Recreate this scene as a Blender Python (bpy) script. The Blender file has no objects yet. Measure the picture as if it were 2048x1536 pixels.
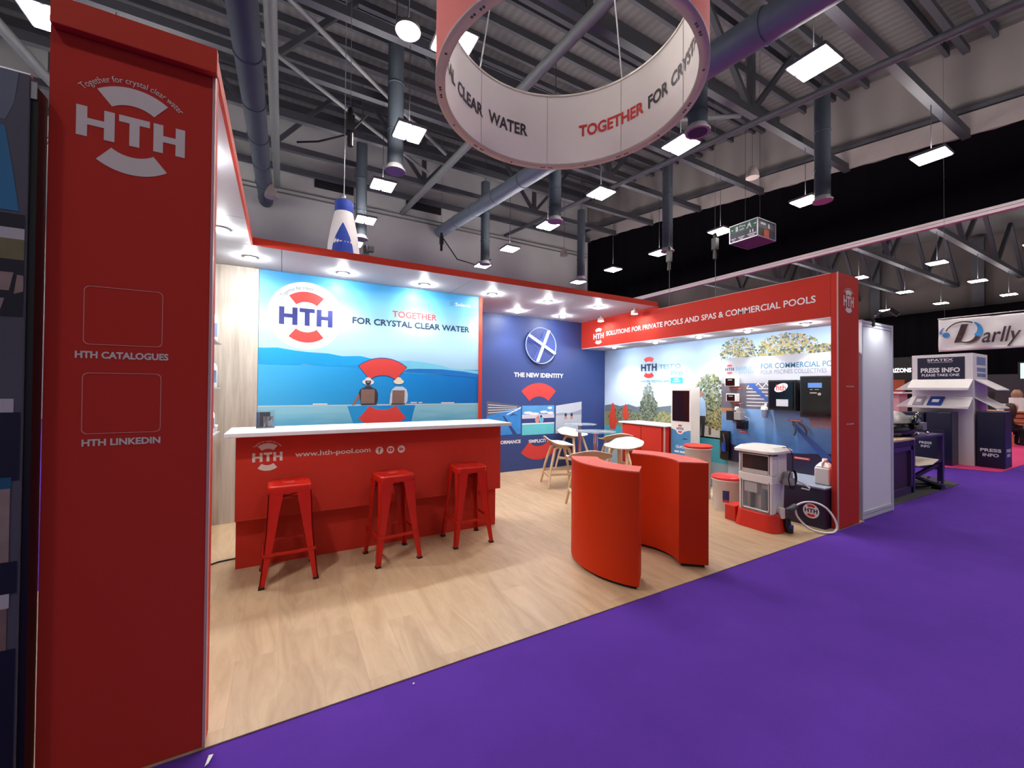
import bpy, math, random
from mathutils import Vector, Matrix
random.seed(7)
scene = bpy.context.scene
COL = scene.collection
PI = math.pi

# ---------------------------------------------------------------- camera, world, exposure
def make_camera():
    f_px, yaw, pitch, roll = 814.795, 0.5135, 0.0124, 0.0072
    cd = bpy.data.cameras.new('camera')
    cd.sensor_fit = 'HORIZONTAL'
    cd.sensor_width = 36.0
    cd.lens = 36.0 * f_px / 2048.0
    cd.clip_start = 0.05
    cd.clip_end = 300
    co = bpy.data.objects.new('camera', cd)
    COL.objects.link(co)
    fw = Vector((math.sin(yaw) * math.cos(pitch), math.cos(yaw) * math.cos(pitch), math.sin(pitch)))
    rt = Vector((math.cos(yaw), -math.sin(yaw), 0))
    up = rt.cross(fw)
    r2 = math.cos(roll) * rt + math.sin(roll) * up
    u2 = -math.sin(roll) * rt + math.cos(roll) * up
    m = Matrix((r2, u2, -fw)).transposed().to_4x4()
    m.translation = Vector((0, 0, 1.4))
    co.matrix_world = m
    scene.camera = co
make_camera()

world = bpy.data.worlds.new('hall_air')
scene.world = world
world.use_nodes = True
bg = world.node_tree.nodes['Background']
bg.inputs[0].default_value = (0.95, 0.93, 0.95, 1)
bg.inputs[1].default_value = 0.24

UP_FILL_E = 95.0     # added upward fill above the hall lamps, brightens roof and walls
HALL_E = 78.0      # emission of the hall lamps
SPOT_W = 40.0      # canopy downlights (W)
SOFFIT_W = 42.0    # downlights under the right fascia (W)
vs = scene.view_settings
vs.view_transform = 'Standard'
vs.look = 'None'
vs.exposure = 0.0
vs.gamma = 1.0
vs.use_curve_mapping = False
cy = scene.cycles
cy.use_denoising = True
cy.max_bounces = 6
cy.diffuse_bounces = 3
cy.glossy_bounces = 3
cy.transmission_bounces = 5
cy.transparent_max_bounces = 8
cy.sample_clamp_indirect = 3.0
cy.caustics_reflective = False
cy.caustics_refractive = False

# ---------------------------------------------------------------- materials
def s2l(c):
    c = c / 255.0
    return c / 12.92 if c <= 0.04045 else ((c + 0.055) / 1.055) ** 2.4
def lin(rgb):
    return (s2l(rgb[0]), s2l(rgb[1]), s2l(rgb[2]), 1.0)

MATS = {}
def mat(name, rgb, rough=0.5, metal=0.0, var=0.06, vscale=6.0, bump=0.0, bscale=200.0, emit=0.0, spec=0.5, coat=0.0, alpha=1.0, trans=0.0):
    if name in MATS:
        return MATS[name]
    m = bpy.data.materials.new(name)
    m.use_nodes = True
    nt = m.node_tree
    b = nt.nodes['Principled BSDF']
    c = lin(rgb)
    b.inputs['Base Color'].default_value = c
    b.inputs['Roughness'].default_value = rough
    b.inputs['Metallic'].default_value = metal
    b.inputs['Specular IOR Level'].default_value = spec
    if coat:
        b.inputs['Coat Weight'].default_value = coat
    if trans:
        b.inputs['Transmission Weight'].default_value = trans
    if alpha < 1:
        b.inputs['Alpha'].default_value = alpha
    if emit:
        b.inputs['Emission Color'].default_value = c
        b.inputs['Emission Strength'].default_value = emit
    elif var:
        g = nt.nodes.new('ShaderNodeNewGeometry')
        n = nt.nodes.new('ShaderNodeTexNoise')
        n.inputs['Scale'].default_value = vscale
        n.inputs['Detail'].default_value = 4
        nt.links.new(g.outputs['Position'], n.inputs['Vector'])
        mx = nt.nodes.new('ShaderNodeMix')
        mx.data_type = 'RGBA'
        nt.links.new(n.outputs['Fac'], mx.inputs['Factor'])
        mx.inputs['A'].default_value = tuple(v * (1 - var) for v in c[:3]) + (1,)
        mx.inputs['B'].default_value = tuple(min(1, v * (1 + var)) for v in c[:3]) + (1,)
        nt.links.new(mx.outputs['Result'], b.inputs['Base Color'])
    if bump:
        g2 = nt.nodes.new('ShaderNodeNewGeometry')
        n2 = nt.nodes.new('ShaderNodeTexNoise')
        n2.inputs['Scale'].default_value = bscale
        nt.links.new(g2.outputs['Position'], n2.inputs['Vector'])
        bp = nt.nodes.new('ShaderNodeBump')
        bp.inputs['Strength'].default_value = bump
        bp.inputs['Distance'].default_value = 0.01
        nt.links.new(n2.outputs['Fac'], bp.inputs['Height'])
        nt.links.new(bp.outputs['Normal'], b.inputs['Normal'])
    MATS[name] = m
    return m

def ramp_mat(name, axis, stops, rough=0.5, noise=0.0, nscale=(1, 1, 1), wave=None):
    """printed picture whose colours run along one world axis, with soft cloud / ripple noise"""
    m = bpy.data.materials.new(name)
    m.use_nodes = True
    nt = m.node_tree
    b = nt.nodes['Principled BSDF']
    b.inputs['Roughness'].default_value = rough
    b.inputs['Specular IOR Level'].default_value = 0.3
    g = nt.nodes.new('ShaderNodeNewGeometry')
    sp = nt.nodes.new('ShaderNodeSeparateXYZ')
    nt.links.new(g.outputs['Position'], sp.inputs[0])
    lo, hi = stops[0][0], stops[-1][0]
    mr = nt.nodes.new('ShaderNodeMapRange')
    mr.inputs['From Min'].default_value = lo
    mr.inputs['From Max'].default_value = hi
    src = sp.outputs[axis]
    if noise:
        mp = nt.nodes.new('ShaderNodeVectorMath')
        mp.operation = 'MULTIPLY'
        mp.inputs[1].default_value = nscale
        nt.links.new(g.outputs['Position'], mp.inputs[0])
        n = nt.nodes.new('ShaderNodeTexNoise')
        n.inputs['Scale'].default_value = 1.0
        n.inputs['Detail'].default_value = 5
        nt.links.new(mp.outputs[0], n.inputs['Vector'])
        ma = nt.nodes.new('ShaderNodeMath')
        ma.operation = 'MULTIPLY_ADD'
        nt.links.new(n.outputs['Fac'], ma.inputs[0])
        ma.inputs[1].default_value = noise
        nt.links.new(src, ma.inputs[2])
        src = ma.outputs[0]
    nt.links.new(src, mr.inputs['Value'])
    cr = nt.nodes.new('ShaderNodeValToRGB')
    el = cr.color_ramp.elements
    while len(el) < len(stops):
        el.new(0.5)
    for e, (z, rgb) in zip(el, stops):
        e.position = (z - lo) / (hi - lo)
    for e, (z, rgb) in zip(el, stops):
        e.color = lin(rgb)
    nt.links.new(mr.outputs[0], cr.inputs['Fac'])
    nt.links.new(cr.outputs['Color'], b.inputs['Base Color'])
    MATS[name] = m
    return m

def wood_mat(name, light, dark, plank, length, along, rough=0.45, grain=14.0, seam=0.55, lengthwise=1.2, distort=1.2):
    """boards: along = 'Y' (floor boards running in depth) or 'Z' (wall boards running up)"""
    m = bpy.data.materials.new(name)
    m.use_nodes = True
    nt = m.node_tree
    b = nt.nodes['Principled BSDF']
    b.inputs['Roughness'].default_value = rough
    g = nt.nodes.new('ShaderNodeNewGeometry')
    sp = nt.nodes.new('ShaderNodeSeparateXYZ')
    nt.links.new(g.outputs['Position'], sp.inputs[0])
    cb = nt.nodes.new('ShaderNodeCombineXYZ')
    a = nt.nodes.new('ShaderNodeMath'); a.operation = 'ADD'
    nt.links.new(sp.outputs['X'], a.inputs[0])
    if along == 'Z':
        nt.links.new(sp.outputs['Y'], a.inputs[1])
        nt.links.new(sp.outputs['Z'], cb.inputs[0])
    else:
        a.inputs[1].default_value = 0.0
        nt.links.new(sp.outputs['Y'], cb.inputs[0])
    nt.links.new(a.outputs[0], cb.inputs[1])
    br = nt.nodes.new('ShaderNodeTexBrick')
    br.inputs['Scale'].default_value = 1.0
    br.inputs['Brick Width'].default_value = length
    br.inputs['Row Height'].default_value = plank
    br.inputs['Mortar Size'].default_value = 0.0012
    br.inputs['Color1'].default_value = (0.35, 0.35, 0.35, 1)
    br.inputs['Color2'].default_value = (0.65, 0.65, 0.65, 1)
    br.inputs['Mortar'].default_value = (0.0, 0.0, 0.0, 1)
    br.offset = 0.37
    nt.links.new(cb.outputs[0], br.inputs['Vector'])
    st = nt.nodes.new('ShaderNodeVectorMath'); st.operation = 'MULTIPLY'
    st.inputs[1].default_value = (lengthwise, grain, 1)
    nt.links.new(cb.outputs[0], st.inputs[0])
    off = nt.nodes.new('ShaderNodeVectorMath'); off.operation = 'ADD'
    nt.links.new(st.outputs[0], off.inputs[0])
    nt.links.new(br.outputs['Color'], off.inputs[1])
    n = nt.nodes.new('ShaderNodeTexNoise')
    n.inputs['Scale'].default_value = 1.6
    n.inputs['Detail'].default_value = 6
    n.inputs['Roughness'].default_value = 0.62
    n.inputs['Distortion'].default_value = distort
    nt.links.new(off.outputs[0], n.inputs['Vector'])
    cr = nt.nodes.new('ShaderNodeValToRGB')
    cr.color_ramp.elements[0].position = 0.30
    cr.color_ramp.elements[0].color = lin(dark)
    cr.color_ramp.elements[1].position = 0.66
    cr.color_ramp.elements[1].color = lin(light)
    nt.links.new(n.outputs['Fac'], cr.inputs['Fac'])
    mx = nt.nodes.new('ShaderNodeMix'); mx.data_type = 'RGBA'; mx.blend_type = 'OVERLAY'
    mx.inputs['Factor'].default_value = seam
    nt.links.new(cr.outputs['Color'], mx.inputs['A'])
    nt.links.new(br.outputs['Color'], mx.inputs['B'])
    nt.links.new(mx.outputs['Result'], b.inputs['Base Color'])
    MATS[name] = m
    return m

def rib_mat(name, c1, c2, axis, period, rough=0.7):
    """profiled sheet: thin repeating ribs along one axis, as colour and bump"""
    m = bpy.data.materials.new(name)
    m.use_nodes = True
    nt = m.node_tree
    b = nt.nodes['Principled BSDF']
    b.inputs['Roughness'].default_value = rough
    g = nt.nodes.new('ShaderNodeNewGeometry')
    w = nt.nodes.new('ShaderNodeTexWave')
    w.wave_type = 'BANDS'
    w.bands_direction = axis
    w.inputs['Scale'].default_value = 0.314 / period
    w.inputs['Distortion'].default_value = 0.0
    nt.links.new(g.outputs['Position'], w.inputs['Vector'])
    n = nt.nodes.new('ShaderNodeTexNoise')
    n.inputs['Scale'].default_value = 0.8
    n.inputs['Detail'].default_value = 5
    nt.links.new(g.outputs['Position'], n.inputs['Vector'])
    mm = nt.nodes.new('ShaderNodeMath'); mm.operation = 'MULTIPLY_ADD'
    nt.links.new(w.outputs['Fac'], mm.inputs[0]); mm.inputs[1].default_value = 0.45
    ms = nt.nodes.new('ShaderNodeMath'); ms.operation = 'MULTIPLY'
    nt.links.new(n.outputs['Fac'], ms.inputs[0]); ms.inputs[1].default_value = 0.6
    nt.links.new(ms.outputs[0], mm.inputs[2])
    mx = nt.nodes.new('ShaderNodeMix'); mx.data_type = 'RGBA'
    nt.links.new(mm.outputs[0], mx.inputs['Factor'])
    mx.inputs['A'].default_value = lin(c1)
    mx.inputs['B'].default_value = lin(c2)
    nt.links.new(mx.outputs['Result'], b.inputs['Base Color'])
    bp = nt.nodes.new('ShaderNodeBump')
    bp.inputs['Strength'].default_value = 0.4
    bp.inputs['Distance'].default_value = 0.03
    nt.links.new(w.outputs['Fac'], bp.inputs['Height'])
    nt.links.new(bp.outputs['Normal'], b.inputs['Normal'])
    MATS[name] = m
    return m

def glass_mat(name, rgb, rough=0.02, alpha=0.25):
    m = bpy.data.materials.new(name)
    m.use_nodes = True
    nt = m.node_tree
    b = nt.nodes['Principled BSDF']
    b.inputs['Base Color'].default_value = lin(rgb)
    b.inputs['Roughness'].default_value = rough
    b.inputs['Alpha'].default_value = alpha
    lw = nt.nodes.new('ShaderNodeLayerWeight')
    lw.inputs['Blend'].default_value = 0.25
    ma = nt.nodes.new('ShaderNodeMath'); ma.operation = 'MULTIPLY_ADD'
    nt.links.new(lw.outputs['Fresnel'], ma.inputs[0])
    ma.inputs[1].default_value = 0.7
    ma.inputs[2].default_value = alpha
    nt.links.new(ma.outputs[0], b.inputs['Alpha'])
    MATS[name] = m
    return m

RED = mat('red_panel', (196, 56, 44), 0.6, var=0.03, spec=0.12)
REDG = mat('red_lacquer', (204, 52, 14), 0.5, var=0.02, spec=0.15)
RED_SHEEN = mat('red_top_painted_sheen', (228, 104, 92), 0.6, var=0.02, spec=0.25)  # paler than the red lacquer: sheen painted into the base colour
REDM = mat('red_painted_metal', (190, 32, 20), 0.38, var=0.03, spec=0.3)
REDP = mat('red_plastic', (205, 44, 26), 0.38, var=0.03)
REDL = mat('red_lid_plastic', (226, 62, 62), 0.35, var=0.03)
REDPRINT = mat('red_print', (205, 62, 58), 0.5, var=0.02)
REDEDGE = mat('red_edge_trim', (205, 66, 48), 0.55, var=0.02, spec=0.15)
PINKEDGE = mat('pale_edge_trim', (205, 165, 160), 0.45, var=0.02)
CREAM = mat('cream_print', (222, 212, 202), 0.5, var=0.02)
WHITE = mat('white_laminate', (236, 236, 240), 0.45, var=0.02)
WHITEP = mat('white_plastic', (240, 235, 228), 0.38, var=0.02)
WHITEPR = mat('white_print', (240, 240, 242), 0.5, var=0.0)
CANOPYW = mat('white_canopy_panel', (240, 243, 250), 0.5, var=0.02)
NAVY = mat('navy_panel', (42, 64, 122), 0.5, var=0.04)
NAVYD = mat('dark_navy_panel', (24, 26, 56), 0.35, var=0.04)
NAVYPR = mat('navy_print', (40, 48, 112), 0.5, var=0.0)
INKPR = mat('dark_ink_print', (34, 46, 74), 0.5, var=0.0)
TEALPR = mat('teal_print', (80, 140, 165), 0.5, var=0.0)
BLACK = mat('black_plastic', (16, 16, 18), 0.35, var=0.05)
BLACKG = mat('gloss_black_plastic', (8, 8, 9), 0.12, var=0.05)
BLACKC = mat('black_curtain_cloth', (7, 6, 9), 0.95, var=0.2, spec=0.05)
RUBBER = mat('black_rubber', (18, 18, 18), 0.7, var=0.05)
CHROME = mat('chrome', (215, 215, 220), 0.10, metal=1.0, var=0.0)
ALU = mat('aluminium', (180, 180, 184), 0.32, metal=0.8, var=0.02)
STEELG = mat('grey_painted_steel', (96, 100, 100), 0.55, var=0.08)
STEELD = mat('dark_painted_steel', (58, 60, 66), 0.6, var=0.08)
DUCT = mat('dark_duct_metal', (66, 74, 82), 0.7, var=0.1, spec=0.2)
SILVER = mat('galvanised_duct_metal', (112, 124, 134), 0.5, metal=0.15, var=0.12, spec=0.4)
GREYC = mat('grey_plastic', (150, 148, 148), 0.5, var=0.04)
GREYD = mat('dark_grey_plastic', (70, 68, 70), 0.45, var=0.05)
UP_FILL = mat('added_roof_fill_glow', (255, 246, 240), emit=UP_FILL_E)
LAMP = mat('hall_lamp_glow', (255, 246, 240), emit=HALL_E)
DLAMP = mat('downlight_glow', (255, 255, 255), emit=430.0)
NEONW = mat('white_light_tube', (236, 242, 255), emit=1.6)
OAKL = mat('pale_ash_wood', (234, 206, 164), 0.45, var=0.10, vscale=25)
ASHV = mat('ash_veneer', (214, 190, 164), 0.5, var=0.10, vscale=20)
FLOORW = wood_mat('oak_floor_boards', (196, 168, 135), (172, 142, 109), 0.19, 1.25, 'Y', rough=0.42, grain=5.5, seam=0.16)
WALLW = wood_mat('grey_oak_wall_boards', (206, 198, 186), (162, 151, 138), 0.30, 5.0, 'Z', rough=0.55, grain=9.0, seam=0.2, lengthwise=0.55, distort=0.35)
CARPET = mat('purple_carpet', (92, 54, 158), 0.95, var=0.16, vscale=3.0, bump=0.5, bscale=350, spec=0.1)
PINKC = mat('pink_carpet_pile', (206, 66, 116), 0.95, var=0.12, vscale=4.0, bump=0.4, bscale=350, spec=0.1)
GREYM = mat('grey_mat_pile', (74, 72, 74), 0.95, var=0.15, vscale=8, spec=0.1)
GLASS = glass_mat('clear_glass', (190, 205, 215), alpha=0.10)
SMOKE = glass_mat('smoked_glass', (60, 58, 58), alpha=0.75)
CLAD = rib_mat('grey_wall_cladding', (148, 150, 148), (168, 170, 168), 'X', 3.4)
CLADR = rib_mat('grey_side_cladding', (112, 106, 104), (130, 124, 122), 'Y', 1.15)
DECK = rib_mat('roof_deck_sheet', (66, 66, 67), (90, 88, 87), 'X', 0.3)
CLADD = mat('dim_far_cladding', (92, 86, 84), 0.8, var=0.08, vscale=0.6)
CRATEW = mat('crate_wood', (186, 112, 76), 0.7, var=0.2, vscale=8)
SKIN = mat('skin', (206, 150, 122), 0.55, var=0.04)
HAIR = mat('brown_hair', (62, 36, 22), 0.6, var=0.2, vscale=40)
CLOTHB = mat('black_clothes', (14, 12, 16), 0.9, var=0.1)
PAPER = mat('white_paper', (240, 238, 236), 0.8, var=0.02)
BLUEPL = mat('blue_plastic', (34, 66, 150), 0.4, var=0.05)
BLUECL = mat('blue_banner_cloth', (28, 62, 160), 0.7, var=0.25, vscale=9)
CLOTHW = mat('white_banner_cloth', (226, 222, 220), 0.8, var=0.05, vscale=5)
SCREENB = mat('dark_screen_glass', (34, 18, 22), 0.08, var=0.02)
LCD = mat('blue_display', (70, 110, 170), emit=0.5)
GREENS = mat('green_exit_sign', (18, 84, 66), 0.4, var=0.03)
ORANGES = mat('orange_sign_panel', (196, 84, 40), 0.4, var=0.03)

# ---------------------------------------------------------------- mesh builder
class MB:
    def __init__(self, m=None):
        self.v, self.f, self.mi, self.mats, self.cur = [], [], [], [], 0
        self.smooth = []
        self.sm = False
        if m: self.use(m)
    def use(self, m):
        if m not in self.mats: self.mats.append(m)
        self.cur = self.mats.index(m)
        return self
    def add(self, vs_, fs):
        o = len(self.v)
        self.v += [tuple(p) for p in vs_]
        for f in fs:
            self.f.append([i + o for i in f])
            self.mi.append(self.cur)
            self.smooth.append(self.sm)
        return self
    def box(self, x0, y0, z0, x1, y1, z1):
        v = [(x0, y0, z0), (x1, y0, z0), (x1, y1, z0), (x0, y1, z0), (x0, y0, z1), (x1, y0, z1), (x1, y1, z1), (x0, y1, z1)]
        return self.add(v, [(0, 3, 2, 1), (4, 5, 6, 7), (0, 1, 5, 4), (1, 2, 6, 5), (2, 3, 7, 6), (3, 0, 4, 7)])
    def frustum(self, a, b):
        """a, b: four corners each, lower and upper"""
        return self.add(list(a) + list(b), [(0, 3, 2, 1), (4, 5, 6, 7), (0, 1, 5, 4), (1, 2, 6, 5), (2, 3, 7, 6), (3, 0, 4, 7)])
    def bar(self, p, q, w, h, up=(0, 0, 1)):
        p, q = Vector(p), Vector(q)
        d = (q - p).normalized()
        u = Vector(up)
        if abs(d.dot(u)) > 0.98: u = Vector((1, 0, 0))
        s = d.cross(u).normalized() * (w / 2)
        t = s.cross(d).normalized() * (h / 2)
        a = [p - s - t, p + s - t, p + s + t, p - s + t]
        b = [q - s - t, q + s - t, q + s + t, q - s + t]
        return self.frustum(a, b)
    def tube(self, path, r, seg=10, cap=True, closed=False):
        pts = [Vector(p) for p in path]
        n = len(pts)
        rr = r if isinstance(r, (list, tuple)) else [r] * n
        rings = []
        ref = None
        for i, p in enumerate(pts):
            if closed: d = pts[(i + 1) % n] - pts[i - 1]
            elif i == 0: d = pts[1] - p
            elif i == n - 1: d = p - pts[i - 1]
            else: d = pts[i + 1] - pts[i - 1]
            d = d.normalized()
            if ref is None:
                ref = Vector((0, 0, 1)) if abs(d.z) < 0.9 else Vector((1, 0, 0))
            a = d.cross(ref).normalized()
            b = a.cross(d).normalized()
            ref = b
            rings.append([p + (a * math.cos(2 * PI * k / seg) + b * math.sin(2 * PI * k / seg)) * rr[i] for k in range(seg)])
        v = [q for rg in rings for q in rg]
        f = []
        m = n if closed else n - 1
        for i in range(m):
            j = (i + 1) % n
            for k in range(seg):
                k2 = (k + 1) % seg
                f.append((i * seg + k, i * seg + k2, j * seg + k2, j * seg + k))
        s0 = self.sm
        self.sm = True
        self.add(v, f)
        self.sm = s0
        if cap and not closed:
            self.add(rings[0], [tuple(range(seg))[::-1]])
            self.add(rings[-1], [tuple(range(seg))])
        return self
    def lathe(self, prof, c=(0, 0, 0), seg=28, sx=1.0, sy=1.0, a0=0.0, a1=None, cap=True):
        full = a1 is None
        n = seg if full else seg + 1
        v, f = [], []
        for r, z in prof:
            for k in range(n):
                a = (2 * PI * k / seg) if full else a0 + (a1 - a0) * k / seg
                v.append((c[0] + r * sx * math.cos(a), c[1] + r * sy * math.sin(a), c[2] + z))
        for i in range(len(prof) - 1):
            for k in range(seg):
                k2 = (k + 1) % n
                f.append((i * n + k, i * n + k2, (i + 1) * n + k2, (i + 1) * n + k))
        s0 = self.sm
        self.sm = True
        self.add(v, f)
        self.sm = s0
        if full and cap:
            if prof[0][0] > 1e-6: self.add(v[:n], [tuple(range(n))[::-1]])
            if prof[-1][0] > 1e-6: self.add(v[-n:], [tuple(range(n))])
        return self
    def cyl(self, c, r, z0, z1, seg=24):
        return self.lathe([(r, z0), (r, z1)], c, seg)
    def prism(self, poly, z0, z1):
        n = len(poly)
        v = [(x, y, z0) for x, y in poly] + [(x, y, z1) for x, y in poly]
        f = [tuple(range(n))[::-1], tuple(range(n, 2 * n))] + [(i, (i + 1) % n, n + (i + 1) % n, n + i) for i in range(n)]
        return self.add(v, f)
    def slab(self, fr, poly, o0, o1):
        """polygon of a picture plane given thickness, from offset o0 to o1 out of the plane"""
        n = len(poly)
        v = [fr(x, y, o0) for x, y in poly] + [fr(x, y, o1) for x, y in poly]
        f = [tuple(range(n))[::-1], tuple(range(n, 2 * n))] + [(i, (i + 1) % n, n + (i + 1) % n, n + i) for i in range(n)]
        return self.add(v, f)
    def flat(self, fr, poly, off):
        return self.add([fr(x, y, off) for x, y in poly], [tuple(range(len(poly)))])
    def rect(self, fr, u0, v0, u1, v1, off):
        return self.flat(fr, [(u0, v0), (u1, v0), (u1, v1), (u0, v1)], off)
    def ell(self, fr, cu, cv, ru, rv, off, n=28, a0=0.0, a1=2 * PI):
        k = n if abs(a1 - a0 - 2 * PI) < 1e-6 else n + 1
        return self.flat(fr, [(cu + ru * math.cos(a0 + (a1 - a0) * i / n), cv + rv * math.sin(a0 + (a1 - a0) * i / n)) for i in range(k)], off)
    def sector(self, fr, cu, cv, r0, r1, a0, a1, off, n=20, su=1.0):
        v, f = [], []
        for i in range(n + 1):
            a = a0 + (a1 - a0) * i / n
            v.append(fr(cu + su * r0 * math.cos(a), cv + r0 * math.sin(a), off))
            v.append(fr(cu + su * r1 * math.cos(a), cv + r1 * math.sin(a), off))
        for i in range(n):
            f.append((2 * i, 2 * i + 1, 2 * i + 3, 2 * i + 2))
        return self.add(v, f)
    def build(self, name, parent=None, world_coords=True, bevel=0.0, bseg=2, solid=None, subsurf=0):
        me = bpy.data.meshes.new(name)
        vv = self.v
        if parent is not None and world_coords:
            p = parent
            off = Vector((0, 0, 0))
            while p is not None:
                off += p.location
                p = p.parent
            vv = [(x - off.x, y - off.y, z - off.z) for x, y, z in vv]
        me.from_pydata(vv, [], self.f)
        for m in self.mats: me.materials.append(m)
        me.polygons.foreach_set('material_index', self.mi)
        me.polygons.foreach_set('use_smooth', self.smooth)
        me.update()
        o = bpy.data.objects.new(name, me)
        COL.objects.link(o)
        if parent is not None: o.parent = parent
        if solid:
            md = o.modifiers.new('thickness', 'SOLIDIFY')
            md.thickness = solid[0]
            md.offset = -1
            md.material_offset = solid[1]
            md.material_offset_rim = solid[1]
        if subsurf:
            md = o.modifiers.new('round', 'SUBSURF')
            md.levels = md.render_levels = subsurf
        if bevel:
            md = o.modifiers.new('edge', 'BEVEL')
            md.width = bevel
            md.segments = bseg
            md.limit_method = 'ANGLE'
            md.angle_limit = math.radians(40)
        return o

def tag(o, label=None, cat=None, group=None, kind=None):
    if label: o['label'] = label
    if cat: o['category'] = cat
    if group: o['group'] = group
    if kind: o['kind'] = kind
    return o
def thing(name, label, cat, loc=(0, 0, 0), rz=0.0, group=None, kind=None):
    o = bpy.data.objects.new(name, None)
    o.empty_display_size = 0.1
    COL.objects.link(o)
    o.location = loc
    o.rotation_euler = (0, 0, rz)
    return tag(o, label, cat, group, kind)
def dup(root, loc, rz=0.0, label=None):
    r = root.copy(); COL.objects.link(r)
    r.location = loc; r.rotation_euler = (0, 0, rz)
    if label: r['label'] = label
    for ch in list(root.children):
        c = ch.copy(); COL.objects.link(c); c.parent = r
        for g in list(ch.children):
            d = g.copy(); COL.objects.link(d); d.parent = c
    return r
def struct(o):
    o['kind'] = 'structure'
    return o

# picture planes: (u to the right, v up, offset towards the viewer) -> world
def FY(y): return lambda u, v, o=0.0: (u, y - o, v)               # plane facing -Y
def FX(x): return lambda u, v, o=0.0: (x - o, -u, v)              # plane facing -X, u = -Y

TXT = {}
def text_geo(s, bold=0.0):
    if (s, bold) in TXT: return TXT[(s, bold)]
    cu = bpy.data.curves.new('t', 'FONT')
    cu.body = s
    cu.dimensions = '2D'
    cu.fill_mode = 'BOTH'
    cu.resolution_u = 3
    cu.offset = bold
    ob = bpy.data.objects.new('t', cu)
    COL.objects.link(ob)
    dg = bpy.context.evaluated_depsgraph_get()
    dg.update()
    me = bpy.data.meshes.new_from_object(ob.evaluated_get(dg))
    v = [(p.co.x, p.co.y) for p in me.vertices]
    f = [tuple(p.vertices) for p in me.polygons]
    bpy.data.objects.remove(ob)
    bpy.data.curves.remove(cu)
    bpy.data.meshes.remove(me)
    TXT[(s, bold)] = (v, f)
    return v, f
def text(mb, fr, s, u0, v0, u1, v1, off, bold=0.02):
    """lettering stretched to fill the box u0..u1, v0..v1 of a picture plane"""
    v, f = text_geo(s, bold)
    xs = [p[0] for p in v]; ys = [p[1] for p in v]
    x0, x1, y0, y1 = min(xs), max(xs), min(ys), max(ys)
    mb.add([fr(u0 + (x - x0) / (x1 - x0) * (u1 - u0), v0 + (y - y0) / (y1 - y0) * (v1 - v0), off) for x, y in v], f)
def arc_text(mb, fr, s, cu, cv, r, h, half, off, bold=0.0):
    v, f = text_geo(s, bold)
    xs = [p[0] for p in v]; ys = [p[1] for p in v]
    x0, x1, y0, y1 = min(xs), max(xs), 0.0, 0.72
    out = []
    for x, y in v:
        a = half - (x - x0) / (x1 - x0) * 2 * half
        rr = r + (y - y0) / (y1 - y0) * h
        out.append(fr(cu + rr * math.sin(-a), cv + rr * math.cos(a), off))
    mb.add(out, f)
def hth(mb, fr, cu, cv, w, off, m_txt, m_arc, arc_txt=None, hs=1.0, squeeze=1.0):
    """round emblem: three block letters between two ring segments"""
    h = 0.36 * w * hs
    s = 0.094 * w
    x0 = cu - w / 2
    b, t = cv - h / 2, cv + h / 2
    mb.use(m_txt)
    for a, bb in ((0.0, 0.333), (0.69, 1.0)):
        l, r = x0 + a * w, x0 + bb * w
        mb.rect(fr, l, b, l + s, t, off)
        mb.rect(fr, r - s, b, r, t, off)
        mb.rect(fr, l + s, cv - 0.1 * h, r - s, cv + 0.12 * h, off)
    l, r = x0 + 0.37 * w, x0 + 0.655 * w
    mb.rect(fr, l, t - 0.23 * h, r, t, off)
    mb.rect(fr, (l + r) / 2 - s / 2, b, (l + r) / 2 + s / 2, t - 0.23 * h, off)
    mb.use(m_arc)
    R0, R1, A = 0.315 * w, 0.53 * w, math.radians(38)
    mb.sector(fr, cu, cv, R0, R1, PI / 2 - A, PI / 2 + A, off)
    mb.sector(fr, cu, cv, R0, R1, -PI / 2 - A, -PI / 2 + A, off)
    if arc_txt:
        mb.use(arc_txt)
        arc_text(mb, fr, 'Together for crystal clear water', cu, cv, 0.575 * w, 0.075 * w, math.radians(50), off)

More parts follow.
